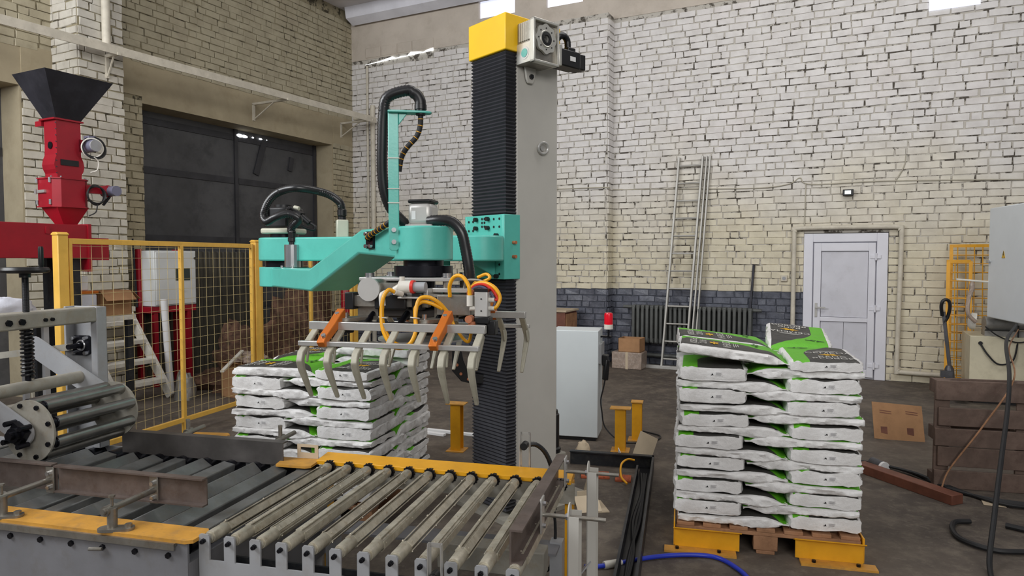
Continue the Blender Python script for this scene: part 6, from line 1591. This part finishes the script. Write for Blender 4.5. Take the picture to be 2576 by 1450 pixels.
for k, (x0, x1, y, h) in enumerate(((9.98, 10.22, -0.62, 1.66), (10.03, 10.55, -0.42, 1.86))):
    q = MB(RM)
    for x in (x0, x1): q.bar((x, y, 0.02), (x + 0.02, y + 0.22, h), 0.04, 0.03)
    for z in (0.10, h): q.bar((x0, y + 0.22 * z / h, z), (x1 + 0.02, y + 0.22 * z / h, z), 0.03, 0.04)
    fr = q.build('panel_frame', M['yellow'], t)
    q = MB(RM); z = 0.2
    while z < h - 0.05:
        q.cyl((x0, y + 0.22 * z / h, z), (x1, y + 0.22 * z / h, z), 0.006, n=5); z += 0.11
    for i in range(1, int((x1 - x0) / 0.09)): q.cyl((x0 + 0.09 * i, y, 0.05), (x0 + 0.09 * i, y + 0.22, h), 0.006, n=5)
    w = q.build('panel_mesh', M['yellow'], fr); w['kind'] = 'stuff'
t = thing('hand_pallet_truck', 'hand pallet truck with a black handle parked by the yellow guards', 'pallet truck', at(RM, 9.95, -1.0, 0))
q = MB(RM); q.bar((9.98, -1.0, 0.35), (9.90, -0.98, 1.05), 0.05, 0.035); q.build('tiller', M['motor_dk'], t)
q = MB(RM); q.tube(curve([(9.885, -1.0, 1.0), (9.87, -1.03, 1.12), (9.89, -1.04, 1.19), (9.94, -1.03, 1.19), (9.96, -1.02, 1.12), (9.945, -1.0, 1.0), (9.91, -0.99, 0.92)], 6), 0.02, 8); q.build('handle_loop', M['black'], t)
q = MB(RM); q.lathe([(0.07, 0), (0.075, 0.12), (0.05, 0.16), (0.05, 0.28), (0.03, 0.32)], (10.0, -1.0, 0.08), (-0.1, 0, 1), 16); q.bb(9.88, 10.0, -1.08, -0.98, 0.26, 0.34); q.build('hydraulic_pump', M['motor_dk'], t)
for y in (-1.05, -0.93): MB(RM).cyl((9.98, y - 0.03, 0.085), (9.98, y + 0.03, 0.085), 0.085, n=20).build('wheel', M['rubber'], t)
MB(RM).bb(10.0, 10.12, -1.35, -1.1, 0.06, 0.10).bb(10.0, 10.12, -1.1, -0.95, 0.05, 0.2).build('fork', M['blue_pl'], t)

# pallet standing on edge, with a rope and odds and ends
t = thing('upright_pallet', 'dark weathered pallet standing on its edge at the lower right', 'pallet', at(CV, 4.2, 3.3, 0))
px0, px1, py0 = 3.63, 4.83, 3.32
for k, (z0, z1) in enumerate(((0.0, 0.135), (0.165, 0.31), (0.315, 0.445), (0.465, 0.60), (0.655, 0.80))):
    MB(CV).bb(px0 + 0.02 * (k % 2), px1, py0 - 0.011, py0 + 0.011, z0, z1).build('deck_board', M['wood_dark'], t, bevel=0.004)
for x in (px0, px0 + 0.53, px1 - 0.14):
    MB(CV).bb(x, x + 0.10, py0 + 0.012, py0 + 0.034, 0.0, 0.80).build('stringer_board', M['wood_dark'], t, bevel=0.003)
    for z in (0.0, 0.35, 0.70): MB(CV).bb(x, x + 0.12, py0 + 0.035, py0 + 0.115, z, z + 0.10).build('block', M['wood_dark'], t, bevel=0.003)
for z in (0.0, 0.35, 0.70): MB(CV).bb(px0, px1, py0 + 0.116, py0 + 0.136, z + 0.002, z + 0.098).build('bottom_board', M['wood_dark'], t, bevel=0.003)
q = MB(CV); q.prism([(0, 0), (0.42, -0.01), (0.42, 0.33), (0.0, 0.35)], (3.58, 4.70, 0.0), (1, -0.05, 0), (0, 0.35, 0.93), (0, -0.93, 0.35), 0, 0.008)
cs = thing('cardboard_sheet', 'flat brown cardboard sheet leaning on the floor left of the upright pallet', 'cardboard', at(CV, 3.8, 4.7, 0)); q.build('sheet', M['cardboard'], cs)
q = MB(CV)
for x in (0.06, 0.28):
    q.prism([(x, 0.06), (x + 0.055, 0.05), (x + 0.055, 0.12), (x, 0.12)], (3.58, 4.692, 0.0), (1, -0.05, 0), (0, 0.35, 0.93), (0, -0.93, 0.35), 0, 0.0015)
    for j in range(2): q.prism([(x + 0.0, 0.27 - 0.02 * j), (x + 0.10, 0.26 - 0.02 * j), (x + 0.10, 0.268 - 0.02 * j), (x, 0.278 - 0.02 * j)], (3.58, 4.692, 0.0), (1, -0.05, 0), (0, 0.35, 0.93), (0, -0.93, 0.35), 0, 0.0015)
q.each('print', M['wood_red'], cs)
q = MB(CV); q.bar((3.20, 3.62, 0.035), (3.66, 2.95, 0.035), 0.11, 0.07); tag(q.build('timber_beam', M['wood_red'], bevel=0.004), 'reddish timber beam lying on the floor right of the sack stack', 'timber')
q = MB(CV)
for k in range(4): q.tube(curve([(3.0 + 0.05 * k, 3.75 + 0.03 * k, 0.015), (3.30, 3.80 - 0.05 * k, 0.02 + 0.012 * k), (3.55, 3.6 - 0.04 * k, 0.02 + 0.01 * k), (3.70, 3.25 + 0.03 * k, 0.018), (4.0, 3.05 - 0.03 * k, 0.018), (4.6, 3.0 + 0.04 * k, 0.018)], 8), 0.012, 7)
tag(q.build('cable_coil', M['rubber']), 'tangle of black cables on the floor at the upright pallet', 'cables')
t = thing('power_connector', 'grey power connector with a white tape ring lying among the cables', 'connector', at(CV, 3.32, 3.62, 0))
MB(CV).cyl((3.36, 3.56, 0.05), (3.30, 3.66, 0.06), 0.045, n=16).build('connector_body', M['motor_dk'], t)
MB(CV).cyl((3.365, 3.55, 0.05), (3.355, 3.568, 0.05), 0.047, n=16).build('tape_ring', M['paper'], t)
q = MB(CV); q.tube(curve([(3.601, 2.582, 0.02), (3.50, 2.54, 0.02), (3.44, 2.40, 0.02), (3.44, 2.25, 0.02), (3.56, 2.13, 0.02), (3.75, 2.15, 0.02), (4.1, 2.2, 0.02), (4.3, 2.3, 0.02)], 10), 0.016, 8)
tag(q.build('black_hose', M['rubber']), 'thick black hose curled on the floor at the bottom right', 'hose')
q = MB(CV); q.tube(curve([(3.79, 2.56, 0.02), (3.95, 2.48, 0.02), (4.3, 2.4, 0.02)], 10), 0.018, 8)
tag(q.build('black_hose', M['rubber']), 'straight black hose end reaching in from the lower right edge', 'hose')
q = MB(); p0 = V((5.32, 7.10, 1.00))
q.tube(curve([p0, (4.30, 5.85, 0.98), (3.60, 4.86, 0.865), (3.30, 4.46, 0.70), (2.97, 4.05, 0.50), (2.72, 3.75, 0.25), (2.58, 3.58, 0.03), (2.45, 3.3, 0.016), (2.35, 2.9, 0.016)], 10), 0.014, 8)
tag(q.build('supply_cable', M['rubber']), 'long black supply cable running from the pale cabinet down to the floor', 'cable')
q = MB(); p3 = at(CV, 3.75, 3.2, 0.1)
q.tube(curve([p0 + V((0.02, 0.0, -0.05)), (4.25, 5.75, 0.93), at(CV, 4.12, 3.30, 0.83), at(CV, 3.92, 3.27, 0.48), at(CV, 3.72, 3.27, 0.16), at(CV, 3.66, 3.25, 0.012)], 8), 0.006, 6)
tag(q.build('thin_rope', M['wood']), 'thin pale rope slanting across the upright pallet', 'rope')
q = MB(CV); q.prism([(0, 0), (0.13, -0.02), (0.14, 0.10), (0.03, 0.13)], (3.83, 2.98, 0.003), (1, 0, 0), (0, 1, 0), (0, 0, 1), 0, 0.003); tag(q.build('paper_sheet', M['card_pale']), 'pale paper scrap on the floor below the upright pallet', 'paper')
# white strips lying on the floor behind the gripper
for i, (a, b2, lb) in enumerate((((-0.62, 3.95), (0.05, 3.85), 'longer white strip lying on the floor behind the tines'), ((-0.62, 3.85), (-0.38, 3.80), 'short white strip lying on the floor behind the tines'))):
    q = MB(CV); q.bar((a[0], a[1], 0.012), (b2[0], b2[1], 0.012), 0.05, 0.02); tag(q.build('white_strip', M['paper']), lb, 'strip', 'white strips on the floor')
